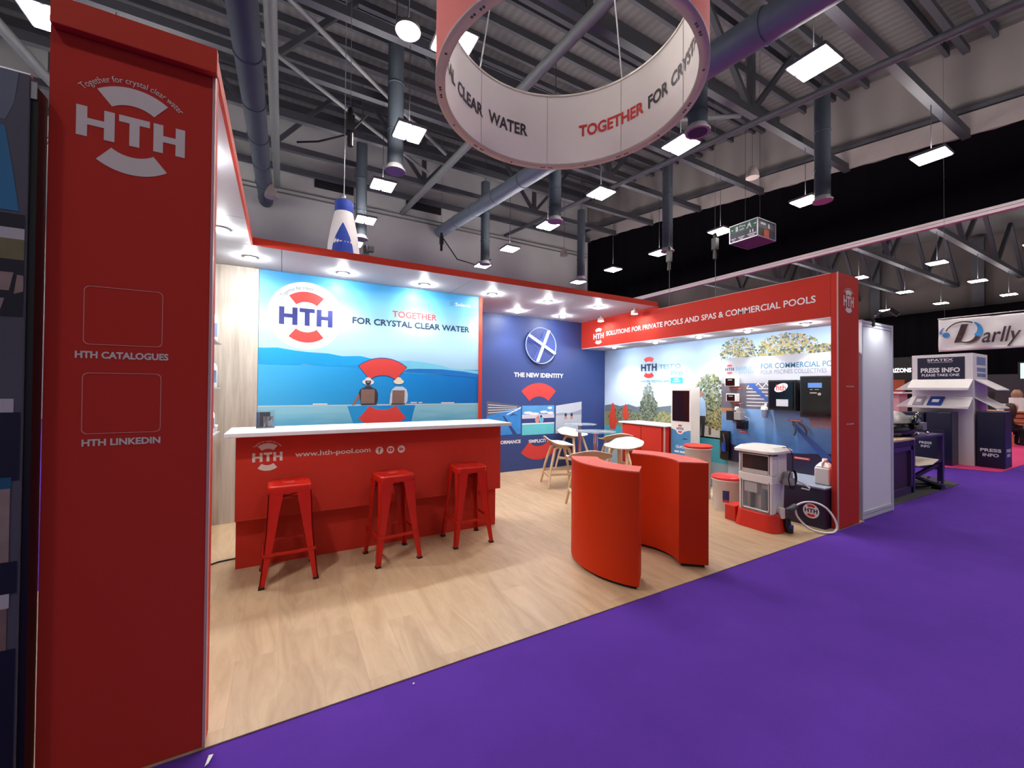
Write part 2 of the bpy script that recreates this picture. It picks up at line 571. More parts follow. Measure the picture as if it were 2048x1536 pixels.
# ================================================================ HALL SETTING
def hall():
    mb = MB(CARPET); mb.box(-25, -14, -0.05, 60, 25, 0.0); struct(mb.build('floor'))
    # booth floor boards, a thin raised deck
    mb = MB(FLOORW); mb.box(-0.70, 1.964, 0.001, 5.48, 6.02, 0.006)
    o = struct(mb.build('floor_boards'))
    mb = MB(PINKC); mb.prism([(10.72, 2.69), (11.0, 2.02), (14.2, 2.02), (40, 2.02), (40, 14), (10.72, 14)], 0.001, 0.007); struct(mb.build('floor_pink_aisle'))
    mb = MB(GREYM); mb.prism([(6.3, 2.06), (9.0, 2.06), (9.35, 2.45), (9.35, 6.0), (6.3, 6.0)], 0.001, 0.006); struct(mb.build('floor_grey_mat'))
    mb = MB(FLOORW); mb.box(-2.6, 1.80, 0.001, -0.745, 4.0, 0.005); struct(mb.build('floor_neighbour_boards'))
    # roof deck, rising towards the back
    def deck(y): return 12.9 + 0.14 * y
    def chord(y): return 9.52 + 0.13 * y
    mb = MB(DECK)
    a = [(-25, -14, deck(-14)), (60, -14, deck(-14)), (60, 25, deck(25)), (-25, 25, deck(25))]
    mb.frustum(a, [(x, y, z + 0.15) for x, y, z in a]); struct(mb.build('ceiling'))
    # walls
    mb = MB(CLAD); mb.box(-25, 24.6, 0, 20.5, 24.9, 16.6); struct(mb.build('wall_back'))
    mb = MB(STEELG)
    for z in (11.62, 11.85):
        mb.box(-25, 24.52, z, 20.4, 24.6, z + 0.05)
    struct(mb.build('trim_1'))
    mb = MB(CLADD); mb.box(20.5, 24.6, 0, 50, 24.9, 16.6); struct(mb.build('wall_back_far'))
    mb = MB(CLADR)
    p = [(-14, 7.7), (25, 12.9), (25, deck(25)), (-14, deck(-14))]
    mb.add([(20.6, y, z) for y, z in p] + [(20.8, y, z) for y, z in p], [(0, 1, 2, 3), (7, 6, 5, 4), (0, 4, 5, 1), (1, 5, 6, 2), (2, 6, 7, 3), (3, 7, 4, 0)])
    struct(mb.build('wall_right'))
    mb = MB(mat('pale_ledge_steel', (140, 132, 130), 0.6, var=0.08))
    for k in range(13):
        y = -10 + k * 2.7
        mb.bar((20.42, y, chord(y) + 0.45), (20.42, y + 2.7, chord(y + 2.7) + 0.45), 0.35, 0.75)
    struct(mb.build('trim_2'))
    mb = MB(STEELD)
    for k in range(13):
        y = -10 + k * 2.7
        mb.bar((20.3, y, chord(y) + 0.95), (20.3, y + 2.7, chord(y + 2.7) + 0.95), 0.16, 0.14)
    struct(mb.build('trim_3'))
    mb = MB(CLADD); mb.box(50, -14, 0, 50.3, 25, 17); struct(mb.build('wall_far'))
    mb = MB(STEELD)
    for k, y in enumerate((-3, 3.6, 10.2, 16.8)):
        mb = MB(STEELD); mb.box(49.2, y - 0.35, 0, 49.7, y + 0.35, 14); struct(mb.build('column'))
    # curtains
    mb = MB(BLACKC)
    n = 120
    v, f = [], []
    for i in range(n + 1):
        y = -13 + 37.4 * i / n
        x = 20.36 + 0.05 * math.sin(i * 1.9) + 0.03 * math.sin(i * 0.7)
        v += [(x, y, 7.3), (x, y, chord(y) + 0.12)]
    for i in range(n): f.append((2 * i, 2 * i + 2, 2 * i + 3, 2 * i + 1))
    mb.add(v, f)
    tag(mb.build('hall_curtain', solid=(0.03, 0)), 'long black curtain hanging above the opening to the next hall', 'curtain')
    mb = MB(mat('pale_header_steel', (188, 176, 178), 0.5, var=0.04)); mb.box(20.12, -13, 7.26, 20.32, 24.5, 7.36); mb.box(20.14, -13, 7.38, 20.30, 24.5, 7.48); struct(mb.build('trim_4'))
    mb = MB(BLACKC)
    v, f = [], []
    for i in range(91):
        y = -13 + 37.0 * i / 90
        x = 48.6 + 0.1 * math.sin(i * 1.7)
        v += [(x, y, 0.0), (x, y, 8.3)]
    for i in range(90): f.append((2 * i, 2 * i + 2, 2 * i + 3, 2 * i + 1))
    mb.add(v, f)
    tag(mb.build('far_curtain', solid=(0.05, 0)), 'black curtain along the far end of the next hall behind the white banner', 'curtain')
    # roof steel: cross trusses every 3.4 m, purlins under the deck, round tubes running in depth
    for k, y in enumerate((-5.7, -2.3, 1.1, 4.45, 7.85, 11.25, 14.65, 18.05, 21.3, 24.1)):
        mb = MB(STEELD)
        zc, zt = chord(y) + 0.12, deck(y) - 0.35
        mb.bar((-22, y, zc), (20.4, y, zc), 0.22, 0.26)
        mb.bar((-22, y, zt), (20.4, y, zt), 0.18, 0.2)
        if k % 2 == 0:
            for x in [-14.5, -7.5, -0.5, 6.5, 13.5]:
                mb.bar((x, y, zc), (x, y, zt), 0.2, 0.2, up=(1, 0, 0))
                mb.bar((x, y, zc), (x + 2.6, y, zt), 0.16, 0.16)
                mb.bar((x, y, zc), (x - 2.6, y, zt), 0.16, 0.16)
        struct(mb.build('roof_beam'))
    for k in range(25):
        y = -3 + k * 1.13
        mb = MB(STEELD)
        z = deck(y) - 0.16
        mb.bar((-22, y, z), (20.4, y, z), 0.12, 0.3)
        struct(mb.build('roof_beam'))
    for x in (-13.2, -6.7, -0.36, 6.15, 13.2):
        mb = MB(STEELD if x > 10 else STEELG)
        z = lambda y: 9.24 + 0.11 * y
        mb.tube([(x, -6, z(-6)), (x, 24.5, z(24.5))], 0.10 if x > 10 else 0.15, 12)
        struct(mb.build('roof_beam'))
    # diagonal sway braces
    for (x0, y0, x1, y1) in ((-0.8, 13.5, 6.15, 19.5), (6.15, 4.6, 0.0, 10.8), (-0.4, 11.0, 6.15, 17.0), (13.2, 8.0, 6.5, 14.5)):
        mb = MB(STEELG)
        mb.tube([(x0, y0, chord(y0)), (x1, y1, chord(y1))], 0.07, 8)
        struct(mb.build('roof_beam'))
    # far hall roof steel
    for k, y in enumerate((4.6, 8.0, 11.5, 14.9, 18.3, 21.7)):
        mb = MB(STEELD)
        mb.bar((21, y, 10.4), (49.5, y, 10.4), 0.3, 0.3)
        for x in range(22, 50, 7):
            mb.bar((x, y, 10.4), (x + 3.5, y, deck(y) - 0.2), 0.2, 0.2)
            mb.bar((x + 3.5, y, deck(y) - 0.2), (x + 7, y, 10.4), 0.2, 0.2)
        struct(mb.build('roof_beam'))
    mb = MB(STEELG)
    mb.tube([(21, 3.0, 8.9), (21, 24, 8.9)], 0.12, 8); struct(mb.build('roof_beam'))
hall()

# ---------------------------------------------------------------- hall lamps: one lamp, copied over the grid
def make_hall_lamp():
    t = thing('hall_lamp', 'twin-panel white hall lamp hung under the dark roof on this side of the black curtain', 'ceiling lamp', (0, 0, 0), 0, 'twin-panel lamps under the main roof')
    mb = MB(STEELG); mb.box(-0.40, -0.40, 0.02, 0.40, 0.40, 0.10); mb.build('housing', t, bevel=0.01)
    for s in (-1, 1):
        mb = MB(LAMP); mb.box(0.2 * s - 0.155, -0.36, 0.0, 0.2 * s + 0.155, 0.36, 0.021); mb.build('diffuser', t)
    mb = MB(UP_FILL); mb.box(-0.30, -0.30, 0.10, 0.30, 0.30, 0.112); mb.build('added_up_fill', t)  # added glow plate, fills the roof and upper walls with light
    mb = MB(STEELD); mb.tube([(0, 0, 0.112), (0, 0, 1.0)], 0.012, 6); mb.build('hanger', t)
    return t
def hang(o, top):
    for c in o.children:
        if c.name.startswith('hanger'): c.scale = (1, 1, (top - 8.5))
    return o
lamp0 = make_hall_lamp()
spots = [(x, y) for x in (-11, -4, 3, 10, 17) for y in (-5.7, -2.3, 1.1, 4.45, 7.85, 11.25, 14.65, 18.05, 21.3)]
first = True
for x, y in spots:
    if x <= 3 and y < 3 and (x, y) not in ((3, -2.3), (-4, -2.3)): continue
    top = 9.52 + 0.13 * y
    if first:
        lamp0.location = (x, y, 8.5); first = False; hang(lamp0, top)
    else:
        hang(dup(lamp0, (x, y, 8.5)), top)
for x in (24.2, 31.35, 38.6, 45.9):
    for y in (4.6, 8.0, 11.5, 14.9, 18.3, 21.7):
        o = dup(lamp0, (x, y, 8.5), label='twin-panel white hall lamp in the next hall beyond the black curtain')
        o['group'] = 'lamps of the next hall'; hang(o, 10.27)
t = thing('flood_lamp', 'round bright white flood lamp on the roof near the hanging ring sign', 'ceiling lamp', (2.1, 8.05, 8.5))
mb = MB(STEELG); mb.lathe([(0.10, 0.22), (0.24, 0.10), (0.25, 0.02)], (2.1, 8.05, 8.5)); mb.build('housing', t)
mb = MB(LAMP); mb.cyl((2.1, 8.05, 8.5), 0.22, 0.0, 0.03); mb.build('lens', t)
mb = MB(STEELD); mb.tube([(2.1, 8.05, 8.7), (2.1, 7.85, 10.42)], 0.015, 6); mb.build('hanger', t)

# ---------------------------------------------------------------- vertical air ducts with round nozzle plates
def air_duct():
    t = thing('air_duct', 'tall dark air duct hanging from the roof with a pale round nozzle', 'air duct', (0, 0, 0), 0, 'vertical air ducts under the roof')
    mb = MB(DUCT); mb.lathe([(0.235, 0.06), (0.235, 4.2)], seg=20)
    for z in (1.2, 2.6): mb.lathe([(0.235, z), (0.25, z), (0.25, z + 0.05), (0.235, z + 0.05)], seg=20)
    mb.build('shaft', t)
    mb = MB(GREYC); mb.lathe([(0.30, 0.03), (0.31, 0.08), (0.24, 0.12), (0.235, 0.2)], seg=24); mb.lathe([(0.24, 0.03), (0.30, 0.03)], seg=24); mb.build('nozzle', t)
    mb = MB(STEELD)
    mb.cyl((0, 0, 0), 0.23, 0.06, 0.07, 20)
    mb.use(GREYC)
    for k in range(5):
        a = k * PI / 5
        mb.bar((-0.22 * math.cos(a), -0.22 * math.sin(a), 0.05), (0.22 * math.cos(a), 0.22 * math.sin(a), 0.05), 0.02, 0.015)
    mb.build('grille', t)
    mb = MB(STEELD); mb.tube([(0, 0, 0), (0, 0, 1)], 0.02, 8); h = mb.build('hanger', t); h.location = (0, 0, 4.2)
    return t
d0 = air_duct()
DL = ['tall dark air duct left of the ring sign, lamp at its nozzle',
      'dark air duct at the far right, in front of the black curtain',
      'dark air duct just right of the hanging ring sign',
      'dark air duct before the black curtain, left of the hanging exit sign box',
      'dark air duct hanging behind the lower edge of the ring sign',
      'dark air duct beside the hanging white bottle balloon',
      'dark air duct against the grey back wall above the blue mural',
      'dark air duct at the corner of grey back wall and black curtain']
DP = [(2.93, 12.57), (16.38, 7.03), (9.23, 6.74), (16.0, 13.3), (9.32, 13.16), (2.98, 19.1), (9.33, 19.57), (15.6, 19.3)]
DT = [12.3, 11.97, 9.8, 12.4, 10.1, 12.3, 12.4, 12.2]      # heights of the shaft tops
for i, (x, y) in enumerate(DP):
    d = d0 if i == 0 else dup(d0, (x, y, 8.0), label=DL[i])
    d.location = (x, y, 8.0); d['label'] = DL[i]
    for c in d.children:
        if c.name.startswith('hanger'):
            c.location = (0, 0, DT[i] - 8.0)
            c.scale = (1, 1, 12.9 + 0.14 * y - DT[i])
        elif c.name.startswith('shaft'): c.scale = (1, 1, (DT[i] - 8.0) / 4.2)

def big_duct(x, z, r, m, label, y0=-6, y1=24.4, slope=0.06):
    t = thing('main_duct', label, 'air duct', (x, 8, z))
    zz = lambda y: z + slope * (y - 8)
    mb = MB(m); mb.tube([(x, y0, zz(y0)), (x, y1, zz(y1))], r, 24); mb.build('barrel', t)
    y = y0 + 1
    while y < y1:
        mb = MB(m); mb.tube([(x, y, zz(y)), (x, y + 0.07, zz(y + 0.07))], r + 0.025, 24); mb.build('joint', t)
        y += 2.4
big_duct(8.48, 9.23, 0.33, SILVER, 'big silver round duct running back along the roof at the right of the ring sign', slope=0.12)
big_duct(-0.84, 9.25, 0.31, DUCT, 'big dark blue-grey round duct running back above the white canopy', slope=0.105)

# ---------------------------------------------------------------- hanging ring sign
def ring_sign():
    cx, cy_, R, z0, z1 = 2.183, 2.912, 1.11, 4.0, 4.8
    t = thing('ring_sign', 'round hanging ring sign, red outside and white inside with lettering', 'hanging sign', (cx, cy_, z0))
    c = (cx, cy_, z0)
    h = z1 - z0
    mb = MB(mat('ring_red_fabric', (236, 112, 106), 0.6, var=0.03)); mb.lathe([(R + 0.04, 0.0), (R + 0.04, h)], c, 96, cap=False); mb.build('outer_skin', t)
    mb = MB(mat('ring_white_fabric', (252, 247, 240), 0.7, var=0.02)); mb.lathe([(R - 0.03, 0.0), (R - 0.03, h)], c, 96, cap=False)
    mb.use(mat('ring_seam', (206, 198, 190), 0.8, var=0.0))
    for k in range(8):
        a = math.radians(20 + 45 * k)
        for rr in (R - 0.032,):
            p = (cx + rr * math.cos(a), cy_ + rr * math.sin(a))
            mb.bar((p[0], p[1], z0), (p[0], p[1], z1), 0.006, 0.004)
    mb.build('inner_skin', t)
    mb = MB(mat('ring_frame', (198, 186, 176), 0.5, var=0.03))
    mb.lathe([(R - 0.035, 0.01), (R - 0.035, -0.015), (R + 0.045, -0.015), (R + 0.045, 0.01)], c, 96, cap=False)
    mb.lathe([(R - 0.035, h - 0.01), (R - 0.035, h + 0.015), (R + 0.045, h + 0.015), (R + 0.045, h - 0.01)], c, 96, cap=False)
    mb.build('rim', t)
    for k in range(8):
        base = 20 + 45 * k
        for d in (-3, -1.6, 1.6, 3, 22):
            a = math.radians(base + d)
            mb = MB(BLACK)
            mb.cyl((cx + (R + 0.005) * math.cos(a), cy_ + (R + 0.005) * math.sin(a), z0 - 0.0175), 0.011, 0, 0.002, 10)
            mb.build('bolt', t)
    def fr(a0):
        def g(u, v, o=0.0):
            a = math.radians(a0) - u / 1.075
            return (cx + 1.075 * math.cos(a), cy_ + 1.075 * math.sin(a), z0 + v)
        return g
    D = math.radians
    for off in (0, 182):
        for a0, word, span in ((45.6, 'TOGETHER', 40.3), (2.3, 'FOR', 14.3), (-14.5, 'CRYSTAL', 32.0), (-50, 'CLEAR', 23.2), (-77.5, 'WATER', 27.0)):
            red = word == 'TOGETHER'
            mb = MB(mat('ring_red_ink', (196, 44, 36), 0.6, var=0.0) if red else mat('ring_dark_ink', (40, 32, 40), 0.6, var=0.0))
            text(mb, fr(a0 + off), word, 0, 0.30, D(span) * 1.075, 0.435, 0, 0.03)
            mb.build('lettering', t)['label'] = 'red lettering' if red else 'dark lettering'
    mb = MB(ALU)
    for a in (20, 110, 200, 290):
        a = math.radians(a)
        p = (cx + R * math.cos(a), cy_ + R * math.sin(a), z1)
        mb.tube([p, (cx + 0.4 * R * math.cos(a), cy_ + 0.4 * R * math.sin(a), 7.6)], 0.008, 6)
    mb.tube([(cx, cy_, 7.55), (cx, cy_, 10.0)], 0.012, 6)
    for a in (20, 110, 200, 290):
        a = math.radians(a)
        mb.tube([(cx + 0.4 * R * math.cos(a), cy_ + 0.4 * R * math.sin(a), 7.6), (cx, cy_, 9.0)], 0.008, 6)
    mb.build('suspension_wire', t)
ring_sign()

# ================================================================ BOOTH SHELL
YF, YM, YB, XR, XW = 1.964, 5.06, 6.025, 4.885, 5.479
ZC, ZT = 2.655, 2.72

def left_pillar():
    t = thing('sign_pillar', 'tall dark red sign pillar at the left end of the stand with large cream emblem', 'sign pillar', (-0.475, 2.05, 0))
    mb = MB(RED); mb.box(-0.70, YF, 0.012, -0.252, 2.06, 2.655); mb.build('board', t, bevel=0.002)
    mb = MB(PINKEDGE); mb.box(-0.252, YF - 0.002, 0.012, -0.243, 1.985, 2.655); mb.build('edge_strip', t)
    mb = MB(REDEDGE); mb.box(-0.2515, 1.985, 0.012, -0.2445, 2.055, 2.655); mb.build('inner_side', t)
    mb = MB(REDEDGE); mb.box(-0.69, YF - 0.035, 2.615, -0.235, YF - 0.001, 2.712); mb.build('top_fascia', t, bevel=0.003)
    mb = MB(mat('pillar_foot_wood', (196, 150, 110), 0.6, var=0.08)); mb.box(-0.70, YF + 0.002, 0.006, -0.245, 2.06, 0.012); mb.build('foot_board', t)
    fr = FY(YF)
    mb = MB()
    hth(mb, fr, -0.484, 2.325, 0.298, 0.0015, CREAM, CREAM, CREAM, hs=0.98)
    mb.build('logo', t)['label'] = 'cream emblem'
    mb = MB(CREAM)
    text(mb, fr, 'HTH CATALOGUES', -0.624, 1.497, -0.373, 1.522, 0.0015, 0.035)
    mb.build('lettering', t); mb = MB(CREAM)
    text(mb, fr, 'HTH LINKEDIN', -0.603, 1.190, -0.392, 1.214, 0.0015, 0.035)
    mb.build('lettering', t)
    for x0, z0, x1, z1 in ((-0.605, 1.545, -0.391, 1.751), (-0.605, 1.232, -0.392, 1.447)):
        mb = MB(mat('pink_line_print', (226, 140, 126), 0.5, var=0.0))
        pts = []
        r = 0.016
        for cx, cz, a0 in ((x1 - r, z1 - r, 0), (x0 + r, z1 - r, 90), (x0 + r, z0 + r, 180), (x1 - r, z0 + r, 270)):
            for k in range(6):
                a = math.radians(a0 + 18 * k)
                pts.append((cx + r * math.cos(a), cz + r * math.sin(a)))
        n = len(pts)
        mx, mz = (x0 + x1) / 2, (z0 + z1) / 2
        kx, kz = 1 - 0.005 / (x1 - x0), 1 - 0.005 / (z1 - z0)
        inn = [(mx + (x - mx) * kx, mz + (z - mz) * kz) for x, z in pts]
        v = [fr(x, z, 0.0015) for x, z in pts] + [fr(x, z, 0.0015) for x, z in inn]
        mb.add(v, [(i, (i + 1) % n, n + (i + 1) % n, n + i) for i in range(n)])
        mb.build('code_frame', t)
left_pillar()

def right_pillar():
    t = thing('sign_pillar', 'narrow red sign pillar at the right end of the stand beside the white partition', 'sign pillar', (5.117, 2.0, 0))
    mb = MB(RED); mb.box(XR, YF, 0.012, 5.349, 2.025, 2.612); mb.build('board', t, bevel=0.002)
    mb = MB(PINKEDGE); mb.box(XR - 0.004, YF - 0.003, 0.012, XR + 0.006, YF + 0.008, 2.614); mb.build('edge_strip', t)
    fr = FY(YF)
    mb = MB()
    hth(mb, fr, 5.117, 2.335, 0.225, 0.0015, CREAM, CREAM, CREAM, hs=1.35)
    mb.build('logo', t)['label'] = 'cream emblem'
    mb = MB(CREAM)
    text(mb, fr, 'HTH CATALOGUES', 5.06, 1.445, 5.23, 1.46, 0.0015, 0.03)
    mb.build('lettering', t); mb = MB(CREAM)
    text(mb, fr, 'HTH LINKEDIN', 5.065, 1.055, 5.225, 1.07, 0.0015, 0.03)
    mb.build('lettering', t)
right_pillar()

def canopy():
    t = thing('canopy', 'flat white canopy with red edge running over the left side and back of the stand', 'canopy', (2.1, 5.1, ZC))
    def run(name, x0, y0, x1, y1):
        mb = MB(CANOPYW); mb.box(x0, y0, ZC, x1, y1, ZT - 0.006); mb.build(name, t)
    run('panel', -0.70, 1.97, -0.255, 3.60)
    run('panel', -0.70, 3.606, -0.255, 4.244)
    xs = [-0.70, 0.0 - 0.02, 1.9, 3.4, XR - 0.002]
    for a, b in zip(xs[:-1], xs[1:]):
        run('panel', a + 0.003, 4.25, b - 0.003, 6.03)
    mb = MB(mat('canopy_joint', (120, 126, 140), 0.6, var=0.0))
    mb.box(-0.70, 1.97, ZC + 0.004, -0.262, 6.03, ZT - 0.012); mb.box(-0.262, 4.256, ZC + 0.004, XR - 0.004, 6.03, ZT - 0.012)
    mb.build('joint_core', t)
    mb = MB(REDEDGE)
    mb.box(-0.255, YF, ZC - 0.002, -0.241, 4.235, ZT)
    mb.build('edge_strip', t)
    mb = MB(REDEDGE)
    mb.box(-0.255, 4.233, ZC - 0.002, XR, 4.25, ZT); mb.build('edge_strip', t)
    mb = MB(mat('canopy_top_board', (176, 140, 110), 0.7, var=0.1)); mb.box(-0.70, 1.97, ZT - 0.006, -0.26, 6.03, ZT); mb.box(-0.26, 4.25, ZT - 0.006, XR, 6.03, ZT); mb.build('top_board', t)
canopy()

def spot(parent, x, y, z, w, aim=(0, 0, -1), size=100, blend=0.6):
    ld = bpy.data.lights.new('bulb', 'SPOT')
    ld.energy = w
    ld.spot_size = math.radians(size)
    ld.spot_blend = blend
    ld.shadow_soft_size = 0.035
    ld.color = (1.0, 0.985, 0.97)
    o = bpy.data.objects.new('bulb', ld)
    COL.objects.link(o)
    o.parent = parent
    o.location = (x, y, z)
    o.rotation_euler = Vector(aim).to_track_quat('-Z', 'Y').to_euler()
    return o
def downlight(x, y, z, w, label, group, r=0.045, aim=(0, 0, -1), size=115):
    t = thing('downlight', label, 'downlight', (x, y, z), 0, group)
    mb = MB(ALU); mb.lathe([(r, -0.001), (r + 0.004, -0.012), (r + 0.016, -0.010), (r + 0.018, 0.0)], (x, y, z), 20); mb.build('bezel', t)
    mb = MB(DLAMP); mb.lathe([(0.0, -0.034), (r * 0.6, -0.030), (r * 0.9, -0.018), (r, -0.003)], (x, y, z), 20, cap=False); mb.build('lens', t)
    spot(t, 0, 0, -0.045, w, aim, size)
for x, y in ((-0.44, 2.7), (-0.44, 3.93), (-0.28, 4.65), (0.56, 4.76), (1.48, 4.79), (2.40, 4.80), (3.29, 4.80), (4.15, 4.72), (3.27, 5.65), (4.16, 5.63)):
    downlight(x, y, ZC, SPOT_W, 'small round downlight set flush in the underside of the white canopy', 'canopy downlights')
def soffit_spots():
    for y in (5.32, 4.42, 3.66, 2.98, 2.33):
        downlight(5.05, y, 2.155, SOFFIT_W, 'small round downlight under the red lettered fascia above the tree mural', 'fascia downlights', 0.035, (0.30, 0, -1), 88)
soffit_spots()
def arm_spot(x, y, label, aim):
    t = thing('arm_spotlight', label, 'spotlight', (x, y, ZC))
    mb = MB(WHITEP); mb.tube([(x, y, ZC), (x, y, ZC - 0.05)], 0.008, 8); mb.build('arm', t)
    mb = MB(WHITEP); mb.lathe([(0.02, 0.04), (0.045, 0.03), (0.055, -0.02)], (x, y, ZC - 0.07), 20); mb.build('shade', t)
    mb = MB(DLAMP); mb.cyl((x, y, ZC - 0.09), 0.045, 0.0, 0.012, 18); mb.build('lens', t)
    spot(t, 0, 0, -0.10, SPOT_W * 0.07, aim, 120)
arm_spot(4.70, 4.52, 'bright spotlight below the canopy close to the red fascia lettering', (0.8, -0.1, -1))
arm_spot(4.72, 5.30, 'bright spotlight above the small emblem at the back end of the red fascia', (0.8, 0, -1))

def fascia():
    t = thing('fascia_sign', 'long red fascia board with white lettering above the right side of the stand', 'fascia sign', (XR, 4.0, 2.16))
    mb = MB(RED); mb.box(XR, 2.027, 2.165, XR + 0.04, 6.02, 2.612); mb.build('board', t)
    mb = MB(RED); mb.box(XR, 4.236, 2.6125, XR + 0.04, 6.02, 2.6545); mb.build('board', t)
    mb = MB(WHITE); mb.box(XR + 0.001, 2.028, 2.155, XW, 6.018, 2.1645); mb.build('soffit', t)
    mb = MB(PINKEDGE); mb.box(XR - 0.002, 2.027, 2.609, XR + 0.042, 4.228, 2.616); mb.build('edge_strip', t)
    fr = FX(XR)
    mb = MB(WHITEPR)
    text(mb, fr, 'SOLUTIONS FOR PRIVATE POOLS AND SPAS & COMMERCIAL POOLS', -5.345, 2.335, -2.16, 2.412, 0.0015, 0.018)
    mb.build('lettering', t)
    mb = MB(); hth(mb, fr, -5.545, 2.352, 0.27, 0.0015, WHITEPR, WHITEPR, None, hs=1.0); mb.build('logo', t)
fascia()

def walls():
    mb = MB(WALLW); mb.box(-0.70, 2.065, 0, -0.66, 5.05, ZC - 0.002); struct(mb.build('wall_left'))
    mb = MB(WALLW); mb.box(-0.70, YM, 0, -0.228, YM + 0.06, ZC - 0.002); struct(mb.build('wall_panel_wood'))
    w = struct(MB(NAVY).box(2.38, YB, 0, XW, YB + 0.06, ZC - 0.002).build('wall_back_navy'))
    fr = FY(YB)
    mb = MB(WHITEPR)
    text(mb, fr, 'THE NEW IDENTITY', 3.435, 1.607, 4.475, 1.685, 0.002, 0.035)
    mb.build('lettering', w); mb = MB(WHITEPR)
    text(mb, fr, 'PERFORMANCE', 3.02, 0.475, 3.575, 0.535, 0.002, 0.035)
    mb.build('lettering', w); mb = MB(WHITEPR)
    text(mb, fr, 'SIMPLICITY', 3.735, 0.462, 4.165, 0.522, 0.002, 0.035)
    mb.build('lettering', w)
    for cz, a in ((0.983, PI / 2), (0.69, -PI / 2)):
        mb = MB(REDPRINT); mb.sector(fr, 3.945, cz, 0.29, 0.527, a - 0.76, a + 0.76, 0.002); mb.build('ring_segment', w)
    # three printed photo tiles
    def tile(poly, paint):
        mb = MB(); paint(mb, poly); mb.build('photo_tile', w)
    SKYB = mat('print_sky_blue', (86, 160, 220), 0.4, var=0.25, vscale=5)
    SEAB = mat('print_deep_sea', (40, 62, 120), 0.4, var=0.05)
    TURQ = mat('print_turquoise', (96, 196, 208), 0.4, var=0.12, vscale=9)
    PALEW = mat('print_pale_water', (188, 200, 212), 0.4, var=0.05)
    PALES = mat('print_pale_sky', (206, 214, 226), 0.4, var=0.04)
    PALEH = mat('print_pale_hill', (156, 166, 186), 0.4, var=0.05)
    LANE = mat('print_lane_water', (52, 132, 206), 0.4, var=0.3, vscale=7)
    HALLP = mat('print_hall_roof', (84, 92, 112), 0.4, var=0.3, vscale=20)
    def t1(mb, p):
        mb.use(LANE).flat(fr, [(2.92, 0.62), (3.575, 0.632), (3.575, 1.10), (2.92, 0.95)], 0.002)
        mb.use(HALLP).flat(fr, [(2.92, 0.95), (3.575, 1.10), (3.575, 1.115), (3.0, 1.19), (2.92, 1.20)], 0.002)
        mb.use(WHITEPR)
        for k in range(4): mb.flat(fr, [(2.95, 1.0 + 0.045 * k), (3.5, 1.03 + 0.022 * k), (3.5, 1.036 + 0.022 * k), (2.95, 1.01 + 0.045 * k)], 0.003)
        mb.flat(fr, [(3.30, 0.96), (3.575, 1.07), (3.575, 1.095), (3.30, 0.975)], 0.003)
        mb.use(SEAB).flat(fr, [(3.22, 0.95), (3.25, 0.95), (3.50, 0.633), (3.42, 0.633)], 0.003)
        mb.flat(fr, [(3.34, 0.93), (3.42, 0.99), (3.52, 0.94), (3.43, 0.96)], 0.003)
    def t2(mb, p):
        mb.use(TURQ).rect(fr, 3.60, 0.605, 4.275, 0.80, 0.002)
        mb.use(WHITEPR).rect(fr, 3.60, 0.79, 4.275, 0.81, 0.003)
        mb.use(SEAB).rect(fr, 3.60, 0.80, 4.275, 0.89, 0.002)
        mb.use(mat('print_pink_cloud', (206, 200, 214), 0.4, var=0.08, vscale=8)).rect(fr, 3.60, 0.89, 4.275, 0.96, 0.002)
        mb.use(SKYB).rect(fr, 3.60, 0.96, 4.275, 1.115, 0.002)
        mb.use(WHITEPR)
        for cu, cv, ru in ((3.72, 0.99, 0.09), (3.85, 0.97, 0.10), (4.05, 1.0, 0.08), (4.19, 0.98, 0.07), (4.18, 1.07, 0.05)): mb.ell(fr, cu, cv, ru, 0.022, 0.003)
        mb.use(mat('print_skin', (206, 150, 140), 0.4, var=0.0))
        mb.ell(fr, 3.91, 0.86, 0.045, 0.055, 0.004); mb.ell(fr, 3.93, 0.915, 0.02, 0.024, 0.004)
        mb.use(mat('print_blue_shirt', (110, 180, 220), 0.4, var=0.0)).ell(fr, 4.0, 0.86, 0.045, 0.055, 0.0042)
        mb.use(INKPR).ell(fr, 3.99, 0.922, 0.02, 0.024, 0.005)
    def t3(mb, p):
        mb.use(PALEW).flat(fr, [(4.305, 0.605), (4.89, 0.625), (4.90, 0.93), (4.31, 0.93)], 0.002)
        mb.use(PALES).flat(fr, [(4.31, 0.93), (4.90, 0.93), (4.90, 1.175), (4.31, 1.105)], 0.002)
        mb.use(PALEH).flat(fr, [(4.31, 0.93), (4.90, 0.93), (4.90, 1.03), (4.75, 0.99), (4.6, 0.965), (4.45, 0.975), (4.31, 0.96)], 0.003)
        mb.use(INKPR)
        for cu in (4.53, 4.665): mb.ell(fr, cu, 0.935, 0.027, 0.034, 0.004)
        mb.use(mat('print_skin', (206, 150, 140), 0.4, var=0.0))
        for cu in (4.53, 4.665): mb.ell(fr, cu, 0.88, 0.036, 0.03, 0.0035)
    for f in (t1, t2, t3): tile(None, f)
    mb = MB(WHITE); mb.box(XW, 2.03, 0, XW + 0.05, 6.085, 2.155)
    struct(mb.build('wall_right_panel'))
walls()

